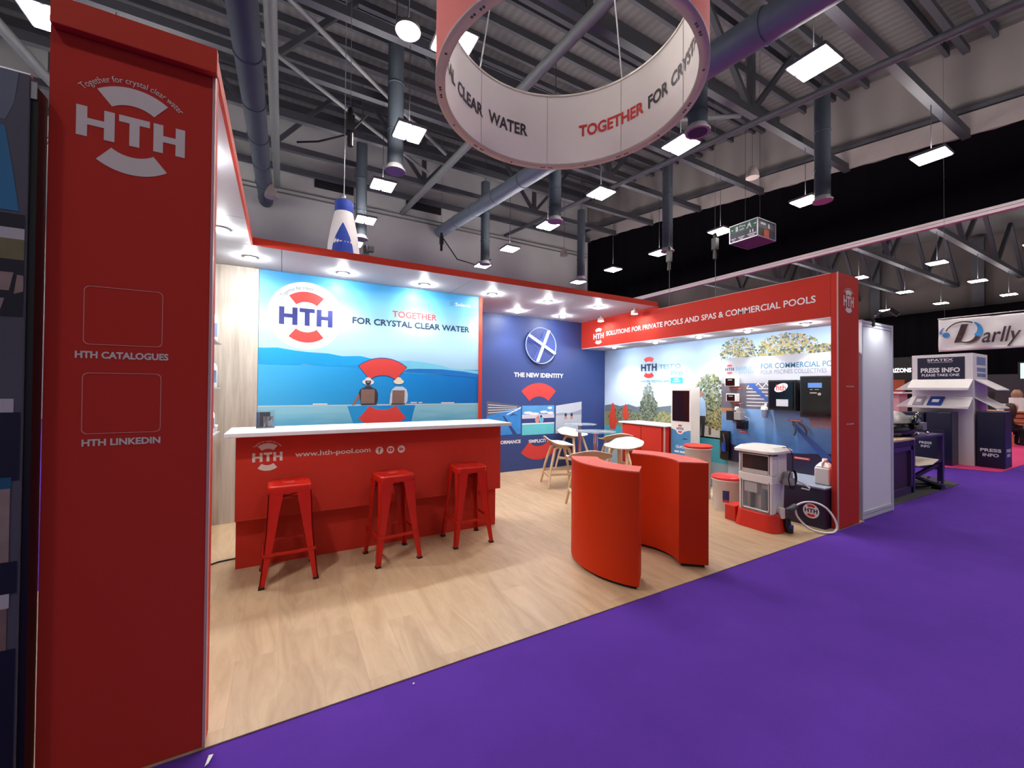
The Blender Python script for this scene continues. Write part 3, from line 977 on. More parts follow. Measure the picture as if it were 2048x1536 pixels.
def emblem():
    t = thing('light_emblem', 'round navy wall emblem with two crossing white light bars', 'wall emblem', (3.965, YB, 2.165))
    c = (3.965, YB, 2.165)
    fr = FY(YB)
    mb = MB(NAVY); mb.slab(fr, [(3.965 + 0.31 * math.cos(k * PI / 24), 2.165 + 0.31 * math.sin(k * PI / 24)) for k in range(48)], 0.001, 0.03); mb.build('disc', t)
    mb = MB(mat('pale_blue_rim', (140, 160, 220), 0.25, var=0.03))
    mb.tube([(3.965 + 0.315 * math.cos(k * PI / 32), YB - 0.032, 2.165 + 0.315 * math.sin(k * PI / 32)) for k in range(64)], 0.011, 8, closed=True)
    mb.build('rim', t)
    for p, q in (((4.115, 2.44), (3.88, 1.885)), ((3.70, 2.335), (4.25, 2.04))):
        mb = MB(NEONW); mb.bar((p[0], YB - 0.05, p[1]), (q[0], YB - 0.05, q[1]), 0.03, 0.045, up=(0, 1, 0)); mb.build('light_bar', t)
    mb = MB(mat('royal_blue_edge', (70, 100, 210), 0.4, var=0.03))
    for pts in (((4.02, 2.42), (3.93, 2.19), (3.70, 2.27)), ((3.70, 2.24), (3.90, 2.12), (3.82, 1.93))):
        mb.tube([(x, YB - 0.034, z) for x, z in pts], 0.007, 6)
    mb.build('outline', t)
emblem()

# ---------------------------------------------------------------- printed sea mural on the back wall
def sea_mural():
    t = thing('sea_mural', 'large printed blue sea mural with two seated people in hats and round emblem', 'wall mural', (1.05, YM, 0))
    sky = ramp_mat('mural_sky', 'Z', [(1.60, (150, 192, 218)), (1.95, (164, 202, 224)), (2.25, (156, 202, 228)), (2.50, (112, 184, 222)), (2.66, (68, 150, 202))], 0.45, 0.16, (0.9, 1, 3.0))
    mb = MB(sky); mb.box(-0.224, YM, 0.0, 2.326, YM + 0.06, ZC - 0.002); mb.build('panel', t)
    mb = MB(REDEDGE); mb.box(2.327, YM - 0.012, 0.0, 2.374, YM + 0.06, ZC - 0.002); mb.build('edge_strip', t)
    mb = MB(RED); mb.box(2.34, YM + 0.061, 0.0, 2.374, YB + 0.06, ZC - 0.002); mb.build('side_board', t)
    fr = FY(YM)
    sea = ramp_mat('mural_sea', 'X', [(-0.3, (74, 176, 226)), (0.6, (44, 158, 220)), (1.5, (20, 132, 208)), (2.4, (10, 108, 190))], 0.45, 0.3, (1.5, 1, 5))
    pool = ramp_mat('mural_pool', 'Z', [(0.75, (32, 128, 190)), (1.05, (74, 166, 210)), (1.24, (136, 200, 222))], 0.45, 0.22, (2.2, 1, 16))
    h1 = mat('mural_near_hill', (20, 152, 218), 0.45, var=0.12, vscale=3)
    h2 = mat('mural_far_hill', (112, 194, 222), 0.45, var=0.06)
    h3 = mat('mural_dark_head', (14, 110, 190), 0.45, var=0.08)
    mb = MB(sea); mb.rect(fr, -0.224, 1.195, 2.326, 1.655, 0.0008)
    mb.use(h2).flat(fr, [(1.1, 1.60), (1.1, 1.73), (1.4, 1.745), (1.62, 1.725), (1.78, 1.70), (1.93, 1.665), (2.1, 1.655), (2.326, 1.645), (2.326, 1.56)], 0.0012)
    mb.use(h1).flat(fr, [(-0.224, 1.645), (0.15, 1.648), (0.2, 1.662), (0.4, 1.648), (0.9, 1.645), (1.3, 1.645), (1.24, 1.67), (1.05, 1.725), (0.8, 1.776), (0.6, 1.765), (0.45, 1.79), (0.25, 1.795), (0.1, 1.808), (-0.05, 1.83), (-0.15, 1.822), (-0.224, 1.82)], 0.0016)
    mb.use(h3).flat(fr, [(1.3, 1.60), (1.7, 1.585), (2.0, 1.565), (2.326, 1.552), (2.326, 1.60), (2.1, 1.63), (1.8, 1.65), (1.5, 1.648), (1.36, 1.64)], 0.0020)
    mb.use(pool).rect(fr, -0.224, 0.0, 2.326, 1.196, 0.0012)
    mb.use(mat('mural_pool_edge', (176, 208, 222), 0.45, var=0.03)).rect(fr, -0.224, 1.190, 2.326, 1.206, 0.0016)
    mb.use(WHITEPR)
    for x0, x1, z in ((1.40, 1.48, 1.215), (1.50, 1.55, 1.215), (1.80, 1.98, 1.209), (0.30, 0.45, 1.209)):
        mb.rect(fr, x0, z, x1, z + 0.012, 0.0018)
    mb.use(sea).flat(fr, [(0.66, 1.19), (1.46, 1.19), (1.40, 0.95), (0.74, 0.95)], 0.0020)
    mb.use(mat('mural_ring_outline', (40, 70, 130), 0.45, var=0.0)).sector(fr, 1.062, 1.316, 0.232, 0.452, PI / 2 - 0.70, PI / 2 + 0.70, 0.0024)
    mb.use(REDPRINT).sector(fr, 1.062, 1.316, 0.242, 0.442, PI / 2 - 0.685, PI / 2 + 0.685, 0.0028)
    mb.sector(fr, 1.062, 1.378, 0.242, 0.442, -PI / 2 - 0.685, -PI / 2 + 0.685, 0.0028)
    # two seated figures seen from behind
    brown = mat('mural_brown_back', (122, 98, 90), 0.5, var=0.12, vscale=30)
    dark = mat('mural_dark_cloth', (48, 44, 58), 0.5, var=0.1)
    hat = mat('mural_hat', (224, 226, 222), 0.5, var=0.05)
    shirt = mat('mural_pale_shirt', (186, 206, 224), 0.5, var=0.05)
    skin = mat('mural_skin', (150, 100, 84), 0.5, var=0.05)
    mb.use(skin).flat(fr, [(0.71, 1.20), (0.735, 1.20), (0.80, 1.30), (0.81, 1.37), (0.785, 1.34)], 0.003)
    mb.use(dark).flat(fr, [(0.785, 1.34), (0.80, 1.385), (0.84, 1.405), (0.87, 1.425), (0.91, 1.425), (0.94, 1.405), (0.985, 1.385), (1.005, 1.33), (1.0, 1.25), (0.985, 1.20), (0.81, 1.20), (0.80, 1.28)], 0.0032)
    mb.use(brown).flat(fr, [(0.81, 1.215), (0.81, 1.385), (0.965, 1.385), (0.965, 1.215)], 0.0036)
    mb.use(dark).ell(fr, 0.89, 1.475, 0.033, 0.04, 0.0036); mb.use(hat).ell(fr, 0.89, 1.472, 0.066, 0.034, 0.0034); mb.ell(fr, 0.89, 1.497, 0.036, 0.03, 0.0038)
    mb.use(dark).rect(fr, 0.858, 1.474, 0.922, 1.488, 0.004)
    mb.use(shirt).flat(fr, [(1.14, 1.22), (1.15, 1.33), (1.17, 1.385), (1.21, 1.42), (1.30, 1.42), (1.345, 1.39), (1.365, 1.33), (1.36, 1.24), (1.33, 1.20), (1.15, 1.20)], 0.0032)
    mb.use(brown).flat(fr, [(1.17, 1.215), (1.175, 1.375), (1.325, 1.375), (1.32, 1.215)], 0.0036)
    mb.use(dark).rect(fr, 0.82, 1.2, 0.99, 1.216, 0.0042); mb.rect(fr, 1.16, 1.2, 1.33, 1.214, 0.0042)
    mb.use(mat('mural_straw_hat', (226, 220, 196), 0.5, var=0.05)).ell(fr, 1.25, 1.482, 0.062, 0.032, 0.0036); mb.ell(fr, 1.25, 1.505, 0.036, 0.03, 0.0038)
    mb.build('picture_print', t)
    # white halo and emblem
    mb = MB(mat('mural_white_halo', (226, 240, 248), 0.45, var=0.02)); mb.ell(fr, 0.225, 2.195, 0.375, 0.375, 0.0012, 48); mb.build('halo_print', t)
    mb = MB()
    hth(mb, fr, 0.226, 2.182, 0.532, 0.0024, NAVYPR, REDPRINT, INKPR)
    mb.build('logo', t)
    mb = MB(REDPRINT); text(mb, fr, 'TOGETHER', 1.166, 2.272, 1.73, 2.352, 0.0024, 0.02)
    mb.build('lettering', t)['label'] = 'red lettering'
    mb = MB(INKPR); text(mb, fr, 'FOR CRYSTAL CLEAR WATER', 0.706, 2.155, 2.19, 2.232, 0.0024, 0.025)
    mb.build('lettering', t)['label'] = 'dark blue lettering'
    mb = MB(WHITEPR); text(mb, fr, 'Solenis', 1.985, 2.495, 2.20, 2.54, 0.0024, 0.01)
    mb.use(TEALPR); mb.flat(fr, [(1.90, 2.515), (1.925, 2.545), (1.965, 2.545), (1.94, 2.52)], 0.0024); mb.flat(fr, [(1.90, 2.49), (1.925, 2.512), (1.965, 2.512), (1.94, 2.488)], 0.0024)
    mb.build('lettering', t)
sea_mural()

# ---------------------------------------------------------------- printed garden mural along the right wall
def garden_mural():
    t = thing('garden_mural', 'printed mural of pale sky, trees, hills and pool along the right wall', 'wall mural', (XW, 4.0, 0))
    sky = ramp_mat('garden_sky', 'Z', [(0.9, (206, 222, 238)), (1.5, (190, 212, 236)), (2.0, (172, 200, 230)), (2.16, (158, 190, 224))], 0.5, 0.1, (1, 1, 2))
    fr = FX(XW)
    mb = MB(sky); mb.box(XW - 0.012, 2.03, 0.02, XW - 0.0005, 6.02, 2.154); mb.build('panel', t)
    o = 0.0135
    mb = MB(mat('garden_far_hill', (96, 112, 120), 0.5, var=0.3, vscale=14))
    mb.flat(fr, [(-6.01, 0.72), (-6.01, 1.10), (-5.8, 1.13), (-5.6, 1.10), (-5.4, 1.14), (-5.2, 1.10), (-5.0, 1.13), (-4.7, 1.12), (-4.4, 1.16), (-4.1, 1.13), (-3.9, 1.12), (-3.5, 1.10), (-3.5, 0.72)], o)
    mb.use(mat('garden_olive', (128, 132, 92), 0.5, var=0.4, vscale=22)).flat(fr, [(-6.01, 0.60), (-6.01, 0.98), (-5.6, 1.0), (-5.0, 0.97), (-4.5, 1.02), (-4.0, 0.98), (-3.5, 1.0), (-3.5, 0.60)], o + 0.0004)
    mb.use(mat('garden_deck', (196, 190, 180), 0.5, var=0.08)).rect(fr, -4.05, 0.70, -3.5, 0.88, o + 0.0008)
    mb.use(mat('garden_pool', (66, 160, 178), 0.5, var=0.15, vscale=10)).rect(fr, -6.01, 0.03, -3.5, 0.72, o + 0.0008)
    mb.use(mat('garden_foreground', (150, 170, 180), 0.5, var=0.1)).rect(fr, -6.01, 0.03, -3.5, 0.36, o + 0.0012)
    trunk = mat('garden_trunk', (86, 74, 66), 0.5, var=0.1)
    mb.use(trunk)
    mb.rect(fr, -4.95, 0.75, -4.91, 1.2, o + 0.0012); mb.rect(fr, -3.80, 0.75, -3.76, 1.3, o + 0.0012)
    leaf = [mat('garden_leaf_dark', (58, 66, 52), 0.5, var=0.1), mat('garden_leaf_mid', (96, 108, 72), 0.5, var=0.1), mat('garden_leaf_light', (148, 148, 104), 0.5, var=0.1), mat('garden_leaf_grey', (120, 134, 128), 0.5, var=0.1)]
    gold = [mat('garden_leaf_gold', (172, 152, 92), 0.5, var=0.1), mat('garden_leaf_mid', (96, 108, 72)), mat('garden_leaf_dark', (58, 66, 52)), mat('garden_leaf_light', (166, 164, 112))]
    rnd = random.Random(3)
    def leaves(cu, cv, ru, rv, n, pal, size, off, dens=1.6):
        for i in range(int(n * 2.6)):
            r = rnd.random() ** (1 / dens)
            a = rnd.random() * 2 * PI
            u, v = cu + ru * r * math.cos(a), cv + rv * r * math.sin(a)
            if not (-6.0 < u < -2.04 and 0.04 < v < 2.15): continue
            s = size * 0.70 * (0.4 + rnd.random())
            b = rnd.random() * PI
            mb.use(pal[rnd.randrange(len(pal))])
            mb.flat(fr, [(u + s * math.cos(b + k * 2 * PI / 5) * (0.7 + 0.5 * rnd.random()), v + s * math.sin(b + k * 2 * PI / 5) * (0.7 + 0.5 * rnd.random())) for k in range(5)], off + rnd.random() * 0.0008)
    leaves(-4.93, 1.08, 0.20, 0.24, 260, [leaf[0], leaf[0], leaf[1], leaf[3]], 0.022, o + 0.0016)
    leaves(-4.93, 1.32, 0.11, 0.20, 110, [leaf[3], leaf[1], leaf[3]], 0.018, o + 0.0016)
    leaves(-4.55, 0.93, 0.28, 0.12, 140, [leaf[2], leaf[1], leaf[2]], 0.025, o + 0.0012)
    leaves(-5.5, 0.92, 0.42, 0.14, 150, [leaf[0], leaf[1], leaf[3]], 0.025, o + 0.0012)
    leaves(-3.78, 1.28, 0.26, 0.36, 420, leaf, 0.024, o + 0.0016)
    leaves(-3.66, 0.98, 0.22, 0.14, 160, [leaf[2], leaf[0], gold[0]], 0.022, o + 0.0018)
    leaves(-3.36, 1.93, 0.26, 0.20, 200, gold, 0.02, o + 0.0016)
    leaves(-2.75, 1.95, 0.36, 0.17, 260, gold + [gold[0]], 0.02, o + 0.0016)
    leaves(-2.25, 1.88, 0.24, 0.08, 110, gold, 0.018, o + 0.0016)
    leaves(-3.0, 1.82, 0.5, 0.06, 130, gold, 0.018, o + 0.0016)
    par = mat('garden_red_parasol', (196, 66, 44), 0.5, var=0.15, vscale=18)
    mb.use(par).flat(fr, [(-5.86, 0.66), (-5.90, 0.86), (-5.86, 0.98), (-5.82, 1.13), (-5.79, 1.16), (-5.75, 1.12), (-5.72, 0.95), (-5.68, 0.82), (-5.72, 0.66)], o + 0.003)
    mb.flat(fr, [(-5.52, 0.86), (-5.54, 1.0), (-5.50, 1.1), (-5.46, 1.15), (-5.42, 1.08), (-5.38, 0.95), (-5.40, 0.86)], o + 0.003)
    # standing figure of the print
    mb.use(mat('garden_shirt', (150, 176, 208), 0.5, var=0.06)).flat(fr, [(-3.99, 1.02), (-4.0, 1.24), (-3.96, 1.30), (-3.90, 1.30), (-3.85, 1.24), (-3.84, 1.02)], o + 0.003)
    mb.use(mat('garden_trousers', (48, 44, 48), 0.5, var=0.06)).flat(fr, [(-3.985, 0.72), (-3.985, 1.02), (-3.85, 1.02), (-3.87, 0.72), (-3.92, 0.72), (-3.92, 0.92), (-3.935, 0.72)], o + 0.003)
    mb.use(mat('mural_skin', (150, 100, 84), 0.5, var=0.05)).ell(fr, -3.93, 1.345, 0.035, 0.045, o + 0.003)
    mb.build('picture_print', t)
    mb = MB()
    hth(mb, fr, -4.925, 1.786, 0.345, o + 0.002, INKPR, REDPRINT, None)
    mb.build('logo', t)
    mb = MB(TEALPR)
    text(mb, fr, "TEST'O.", -4.70, 1.75, -4.255, 1.825, o + 0.002, 0.01)
    text(mb, fr, 'Pro', -4.46, 1.64, -4.245, 1.72, o + 0.002, 0.01)
    text(mb, fr, 'WATER TESTING APP', -5.115, 1.53, -4.50, 1.568, o + 0.002, 0.01)
    mb.use(mat('badge_blue', (52, 158, 190), 0.5, var=0.0)).rect(fr, -4.475, 1.512, -4.245, 1.602, o + 0.002)
    mb.use(WHITEPR).rect(fr, -4.40, 1.565, -4.32, 1.585, o + 0.003); mb.rect(fr, -4.43, 1.53, -4.29, 1.548, o + 0.003)
    mb.build('lettering', t)
garden_mural()

# ================================================================ OBJECTS ON THE STAND
def counter():
    t = thing('bar_counter', 'long red bar counter with white top and printed web address', 'counter', (0.82, 3.85, 0))
    mb = MB(WHITE); mb.box(-0.365, 3.60, 1.027, 2.03, 4.13, 1.06); mb.build('countertop', t, bevel=0.004)
    mb = MB(RED); mb.box(-0.300, 3.70, 0.388, 1.957, 3.745, 1.026); mb.build('front_panel', t, bevel=0.002)
    mb = MB(RED); mb.box(-0.296, 3.757, 0.006, 1.93, 4.08, 1.026); mb.build('body', t)
    mb = MB(REDEDGE); mb.box(-0.300, 3.6985, 0.385, 1.957, 3.7025, 0.391); mb.build('edge_strip', t)
    fr = FY(3.70)
    mb = MB(CREAM); hth(mb, fr, -0.092, 0.858, 0.202, 0.0015, CREAM, CREAM, CREAM, hs=0.95); mb.build('logo', t)
    mb = MB(CREAM); text(mb, fr, 'www.hth-pool.com', 0.096, 0.832, 0.677, 0.885, 0.0015, 0.02); mb.build('lettering', t)
    mb = MB(CREAM)
    for k, x in enumerate((0.752, 0.848, 0.944)):
        mb.use(CREAM).ell(fr, x, 0.852, 0.033, 0.033, 0.0015)
        mb.use(RED)
        if k == 0: text(mb, fr, 'f', x - 0.011, 0.828, x + 0.012, 0.876, 0.0025, 0.04)
        elif k == 1:
            mb.rect(fr, x - 0.02, 0.838, x + 0.02, 0.866, 0.0025)
            mb.use(CREAM).flat(fr, [(x - 0.006, 0.843), (x + 0.009, 0.852), (x - 0.006, 0.861)], 0.0035)
        else: text(mb, fr, 'in', x - 0.018, 0.838, x + 0.018, 0.870, 0.0025, 0.04)
    mb.build('icons', t)
counter()

def display_case():
    t = thing('display_case', 'small clear glass case with dark inset standing on the left end of the counter', 'display case', (-0.118, 4.02, 1.06))
    mb = MB(ALU); mb.box(-0.185, 3.955, 1.0605, -0.052, 4.085, 1.066); mb.build('base_plate', t)
    mb = MB(GLASS)
    x0, x1, y0, y1, z0, z1 = -0.183, -0.054, 3.957, 4.083, 1.066, 1.205
    for b in ((x0, y0, z0, x1, y0 + 0.003, z1), (x0, y1 - 0.003, z0, x1, y1, z1), (x0, y0, z0, x0 + 0.003, y1, z1), (x1 - 0.003, y0, z0, x1, y1, z1)): mb.box(*b)
    mb.build('glass_box', t)
    mb = MB(BLACK); mb.box(-0.165, 4.03, 1.066, -0.085, 4.06, 1.19); mb.use(BLUEPL).box(-0.180, 3.99, 1.066, -0.168, 4.05, 1.19); mb.build('insert', t)
    mb = MB(CHROME); mb.lathe([(0.012, 0), (0.012, 0.09)], (-0.125, 4.0, 1.066), 12); mb.lathe([(0.02, 0), (0.028, 0.05), (0.026, 0.09)], (-0.09, 4.0, 1.066), 16); mb.build('tumbler', t)
display_case()

# ---------------------------------------------------------------- red metal bar stools
def rsq(h, r, z, n=6):
    out = []
    for cx, cy_, a0 in ((h - r, h - r, 0), (-h + r, h - r, 90), (-h + r, -h + r, 180), (h - r, -h + r, 270)):
        for k in range(n):
            a = math.radians(a0 + 90 * k / (n - 1))
            out.append((cx + r * math.cos(a), cy_ + r * math.sin(a), z))
    return out
def slot(n, w, d, z):
    out = []
    for k in range(n):
        a = 2 * PI * (k + 0.5) / n
        out.append((w * max(-1, min(1, 1.4 * math.cos(a))), d * max(-1, min(1, 1.4 * math.sin(a))), z))
    return out
def red_stool(label):
    t = thing('bar_stool', label, 'stool', (0, 0, 0), 0, 'red metal stools at the bar counter')
    H, F, T = 0.69, 0.185, 0.105
    mb = MB(REDM)
    loops = [rsq(0.138, 0.03, H - 0.055), rsq(0.142, 0.035, H - 0.012), rsq(0.136, 0.035, H), rsq(0.118, 0.03, H - 0.004), slot(24, 0.032, 0.012, H - 0.007), slot(24, 0.030, 0.010, H - 0.022)]
    n = 24
    v = [p for l in loops for p in l]
    f = []
    for i in range(len(loops) - 1):
        for k in range(n):
            f.append((i * n + k, i * n + (k + 1) % n, (i + 1) * n + (k + 1) % n, (i + 1) * n + k))
    mb.sm = True
    mb.add(v, f)
    mb.build('seat', t)
    for sx in (-1, 1):
        for sy in (-1, 1):
            mb = MB(REDM)
            def sect(c, w, z, th):
                # folded L-profile: corner outwards
                cx, cy_ = sx * c, sy * c
                ix, iy = -sx, -sy
                return [[(cx, cy_, z), (cx + ix * w, cy_, z), (cx + ix * w, cy_ + iy * th, z), (cx, cy_ + iy * th, z)],
                        [(cx, cy_, z), (cx + ix * th, cy_, z), (cx + ix * th, cy_ + iy * w, z), (cx, cy_ + iy * w, z)]]
            a, m_, b = sect(F, 0.034, 0.012, 0.008), sect((F + T) / 2 + 0.004, 0.058, 0.36, 0.008), sect(0.1375, 0.095, H - 0.05, 0.008)
            for k in range(2):
                mb.frustum(a[k], m_[k]); mb.frustum(m_[k], b[k])
            leg = mb.build('leg', t)
            mb = MB(RUBBER)
            cx, cy_ = sx * (F - 0.015), sy * (F - 0.015)
            mb.box(cx - 0.019, cy_ - 0.019, 0.0, cx + 0.019, cy_ + 0.019, 0.014); mb.build('rubber_foot', leg)
    c = 0.166
    for p, q in (((-c, -c), (c, -c)), ((c, -c), (c, c)), ((c, c), (-c, c)), ((-c, c), (-c, -c))):
        mb = MB(REDM); mb.bar((p[0], p[1], 0.22), (q[0], q[1], 0.22), 0.006, 0.022); mb.build('stretcher', t)
    mb = MB(REDM)
    mb.bar((-0.13, -0.13, H - 0.10), (0.13, 0.13, H - 0.10), 0.02, 0.005); mb.bar((-0.13, 0.13, H - 0.106), (0.13, -0.13, H - 0.106), 0.02, 0.005)
    mb.build('cross_brace', t)
    return t
s0 = red_stool('red metal stool at the left end of the bar counter, under the printed emblem')
s0.location = (0.058, 3.482, 0.006); s0.rotation_euler = (0, 0, 0.02)
dup(s0, (0.815, 3.457, 0.006), 0.10, 'middle red metal stool of the three at the bar counter')
dup(s0, (1.507, 3.51, 0.006), -0.02, 'red metal stool at the right end of the bar counter, nearest the navy wall')

def floor_cable():
    t = MB(RUBBER)
    t.tube([(-0.62, 3.75, 0.012), (-0.56, 3.85, 0.012), (-0.50, 3.92, 0.012), (-0.42, 3.97, 0.013), (-0.34, 3.98, 0.013), (-0.30, 3.985, 0.014)], 0.006, 8)
    tag(t.build('floor_cable'), 'thin black cable on the floor at the left end of the counter', 'cable')
floor_cable()

# ---------------------------------------------------------------- glass wall shelves with product bottles
def shelves():
    HT = ('upper', 'middle', 'lower')
    for k, z in enumerate((1.81, 1.395, 0.985)):
        t = thing('wall_shelf', '%s glass shelf with white bottles on the wooden left wall' % ('top' if k == 0 else HT[k]), 'shelf', (-0.58, 4.0, z), 0, 'glass shelves on the left wall')
        mb = MB(mat('shelf_glass', (196, 206, 204), 0.15, var=0.0)); mb.box(-0.659, 3.3, z - 0.012, -0.505, 4.70, z); mb.build('board', t)
        for y in (3.5, 4.5):
            mb = MB(ALU); mb.box(-0.659, y - 0.01, z - 0.045, -0.56, y + 0.01, z - 0.0125); mb.build('bracket', t)
    def jug(h, r, label, cap=WHITEP, band=None):
        t = thing('product_bottle', label, 'bottle', (0, 0, 0), 0, 'product bottles on the left wall shelves')
        mb = MB(WHITEP); mb.lathe([(r * 0.96, 0.0), (r, 0.01), (r, h * 0.66), (r * 0.85, h * 0.76), (r * 0.42, h * 0.84), (r * 0.42, h * 0.88)], seg=24); mb.build('body', t)
        mb = MB(cap); mb.lathe([(r * 0.48, h * 0.87), (r * 0.48, h * 0.99), (r * 0.40, h)], seg=18); mb.build('cap', t)
        mb = MB(band or mat('bottle_label_blue', (112, 140, 170), 0.5, var=0.1)); mb.lathe([(r + 0.001, h * 0.16), (r + 0.001, h * 0.56)], seg=10, a0=-1.9, a1=-0.4); mb.build('label_print', t)
        return t
    a = jug(0.31, 0.055, 'tall white bottle at the far end of the top glass shelf')
    a.location = (-0.575, 4.60, 1.81)
    dup(a, (-0.585, 4.40, 1.81), 0, 'second tall white bottle from the far end of the top glass shelf')
    b = dup(a, (-0.575, 4.58, 1.395), 0, 'white bottle with blue label on the middle glass shelf')
    b.scale = (1, 1, 0.9)
    c = jug(0.24, 0.045, 'white bottle with red cap on the lowest glass shelf', REDP)
    c.location = (-0.575, 4.56, 0.985)
    d = thing('product_tub', 'low white tub at the end of the lowest glass shelf', 'tub', (-0.565, 4.655, 0.985))
    mb = MB(WHITEP); mb.lathe([(0.04, 0), (0.046, 0.03), (0.046, 0.05)], (-0.565, 4.655, 0.985), 20); mb.build('body', d)
    mb = MB(WHITEP); mb.lathe([(0.048, 0.05), (0.048, 0.062), (0.03, 0.066)], (-0.565, 4.655, 0.985), 20); mb.build('lid', d)
shelves()

# ---------------------------------------------------------------- pale bar stools and glass bistro tables
def ash_stool(label):
    t = thing('shell_stool', label, 'stool', (0, 0, 0), 0, 'white shell stools with wooden legs')
    H = 0.59
    nu, nv = 17, 15
    v, f = [], []
    for j in range(nv):
        q = -1 + 2 * j / (nv - 1)           # front (-1) to back (+1)
        w = (0.222 * (max(0.0, 1 - abs(q) ** 3.2)) ** (1 / 2.6) + 0.03) if q < 0 else (0.14 * (max(0.0, 1 - q ** 5)) ** 0.4 + 0.112)
        for i in range(nu):
            p = -1 + 2 * i / (nu - 1)
            x, y = p * w, 0.19 * q
            rise = 0.0
            if q > 0.1: rise += 0.125 * ((q - 0.1) / 0.9) ** 2.0 * (1 - 0.12 * p * p)
            rise += 0.03 * abs(p) ** 3 * (1 - q * q)
            dish = -0.016 * (1 - p * p) * (1 - min(1, q * q))
            v.append((x, y + (0.03 * ((q - 0.1) / 0.9) ** 2 if q > 0.1 else 0), H + rise + dish))
    for j in range(nv - 1):
        for i in range(nu - 1):
            f.append((j * nu + i, j * nu + i + 1, (j + 1) * nu + i + 1, (j + 1) * nu + i))
    mb = MB(WHITE); mb.use(ASHV); mb.use(WHITE)
    mb.sm = True
    mb.add(v, f)
    mb.build('seat_shell', t, solid=(0.012, 1))
    B, T = 0.225, 0.12
    for s in (-1, 1):
        for r in (-1, 1):
            mb = MB(OAKL)
            mb.tube([(s * B, r * B, 0.0), (s * (B * 0.52 + T * 0.48), r * (B * 0.52 + T * 0.48), 0.28), (s * T, r * T * 0.85, H - 0.055), (s * T * 0.98, r * T * 0.6, H - 0.028)], [0.015, 0.019, 0.022, 0.021], 10)
            mb.build('leg', t)
        mb = MB(OAKL); mb.tube([(s * T * 0.98, -T * 0.6, H - 0.028), (s * T * 0.98, 0, H - 0.022), (s * T * 0.98, T * 0.6, H - 0.028)], 0.021, 10); mb.build('frame', t)
        mb = MB(OAKL); mb.bar((s * 0.193, -0.187, 0.19), (s * 0.193, 0.187, 0.19), 0.018, 0.032); mb.build('stretcher', t)
    for r in (-1, 1):
        mb = MB(OAKL); mb.bar((-0.197, r * 0.191, 0.155), (0.197, r * 0.191, 0.155), 0.018, 0.032); mb.build('stretcher', t)
    return t
a = ash_stool('white shell stool left of the glass tables, its back towards the bar counter')
a.location = (3.55, 4.86, 0.006); a.rotation_euler = (0, 0, math.radians(70))
dup(a, (3.13, 3.72, 0.006), math.radians(152), 'white shell stool nearest the curved red pedestal, wooden back facing the viewer')
dup(a, (4.20, 4.25, 0.006), math.radians(-75), 'white shell stool right of the front glass table, in front of the red cabinet')
dup(a, (4.52, 5.77, 0.006), math.radians(10), 'white shell stool behind the rear glass table, close to the navy wall')
dup(a, (4.70, 4.93, 0.006), math.radians(160), 'white shell stool between the two glass tables with its wooden back to the viewer')
def glass_table(label):
    t = thing('bistro_table', label, 'table', (0, 0, 0), 0, 'round glass bistro tables')
    mb = MB(GLASS); mb.lathe([(0.0, 0.825), (0.268, 0.825), (0.272, 0.829), (0.268, 0.833), (0.0, 0.833)], seg=48); mb.build('glass_top', t)
    mb = MB(CHROME); mb.lathe([(0.030, 0.012), (0.030, 0.80)], seg=24); mb.build('column', t)
    mb = MB(CHROME); mb.lathe([(0.045, 0.80), (0.048, 0.824)], seg=24); mb.build('top_plate', t)
    mb = MB(CHROME); mb.lathe([(0.20, 0.0), (0.20, 0.008), (0.05, 0.022), (0.03, 0.03)], seg=36); mb.build('base', t)
    return t
g = glass_table('front round glass table on a chrome column among the white stools')
g.location = (3.71, 4.26, 0.006)
dup(g, (4.26, 5.28, 0.006), 0, 'rear round glass table on a chrome column before the navy wall')

# ---------------------------------------------------------------- curved red pedestals
def pedestal(cx, cy_, a0, a1, label):
    t = thing('curved_pedestal', label, 'pedestal', (cx, cy_, 0), 0, 'curved red pedestals')
    def ring(z0, z1, r0, r1, m, name, d=0.0, bevel=0.0):
        n = 28
        A0, A1 = a0 + d, a1 - d
        P = [(cx + r1 * math.cos(A0 + (A1 - A0) * k / n), cy_ + r1 * math.sin(A0 + (A1 - A0) * k / n)) for k in range(n + 1)]
        Q = [(cx + r0 * math.cos(A0 + (A1 - A0) * k / n), cy_ + r0 * math.sin(A0 + (A1 - A0) * k / n)) for k in range(n + 1)]
        m_ = n + 1
        v = [(x, y, z0) for x, y in P] + [(x, y, z1) for x, y in P] + [(x, y, z0) for x, y in Q] + [(x, y, z1) for x, y in Q]
        mb = MB(m)
        f = []
        mb.sm = True
        mb.add(v, [(k, k + 1, m_ + k + 1, m_ + k) for k in range(n)] + [(2 * m_ + k + 1, 2 * m_ + k, 3 * m_ + k, 3 * m_ + k + 1) for k in range(n)])
        mb.sm = False
        mb.add(v, [(m_ + k, m_ + k + 1, 3 * m_ + k + 1, 3 * m_ + k) for k in range(n)] + [(k + 1, k, 2 * m_ + k, 2 * m_ + k + 1) for k in range(n)]
               + [(0, m_, 3 * m_, 2 * m_), (n, 2 * m_ + n, 3 * m_ + n, m_ + n)])
        return mb.build(name, t)
    ring(0.03, 0.822, 0.385, 0.605, REDG, 'body')
    ring(0.822, 0.831, 0.385, 0.605, RED_SHEEN, 'top')  # thin slab that carries the painted sheen
    ring(0.006, 0.03, 0.41, 0.58, RUBBER, 'plinth', 0.03)
pedestal(2.642, 2.42, math.radians(141), math.radians(219), 'curved red pedestal with its rounded outer side to the viewer, nearest the purple aisle')
pedestal(2.46, 2.42, math.radians(-40), math.radians(41), 'curved red pedestal with its hollow inner side and flat end to the viewer')

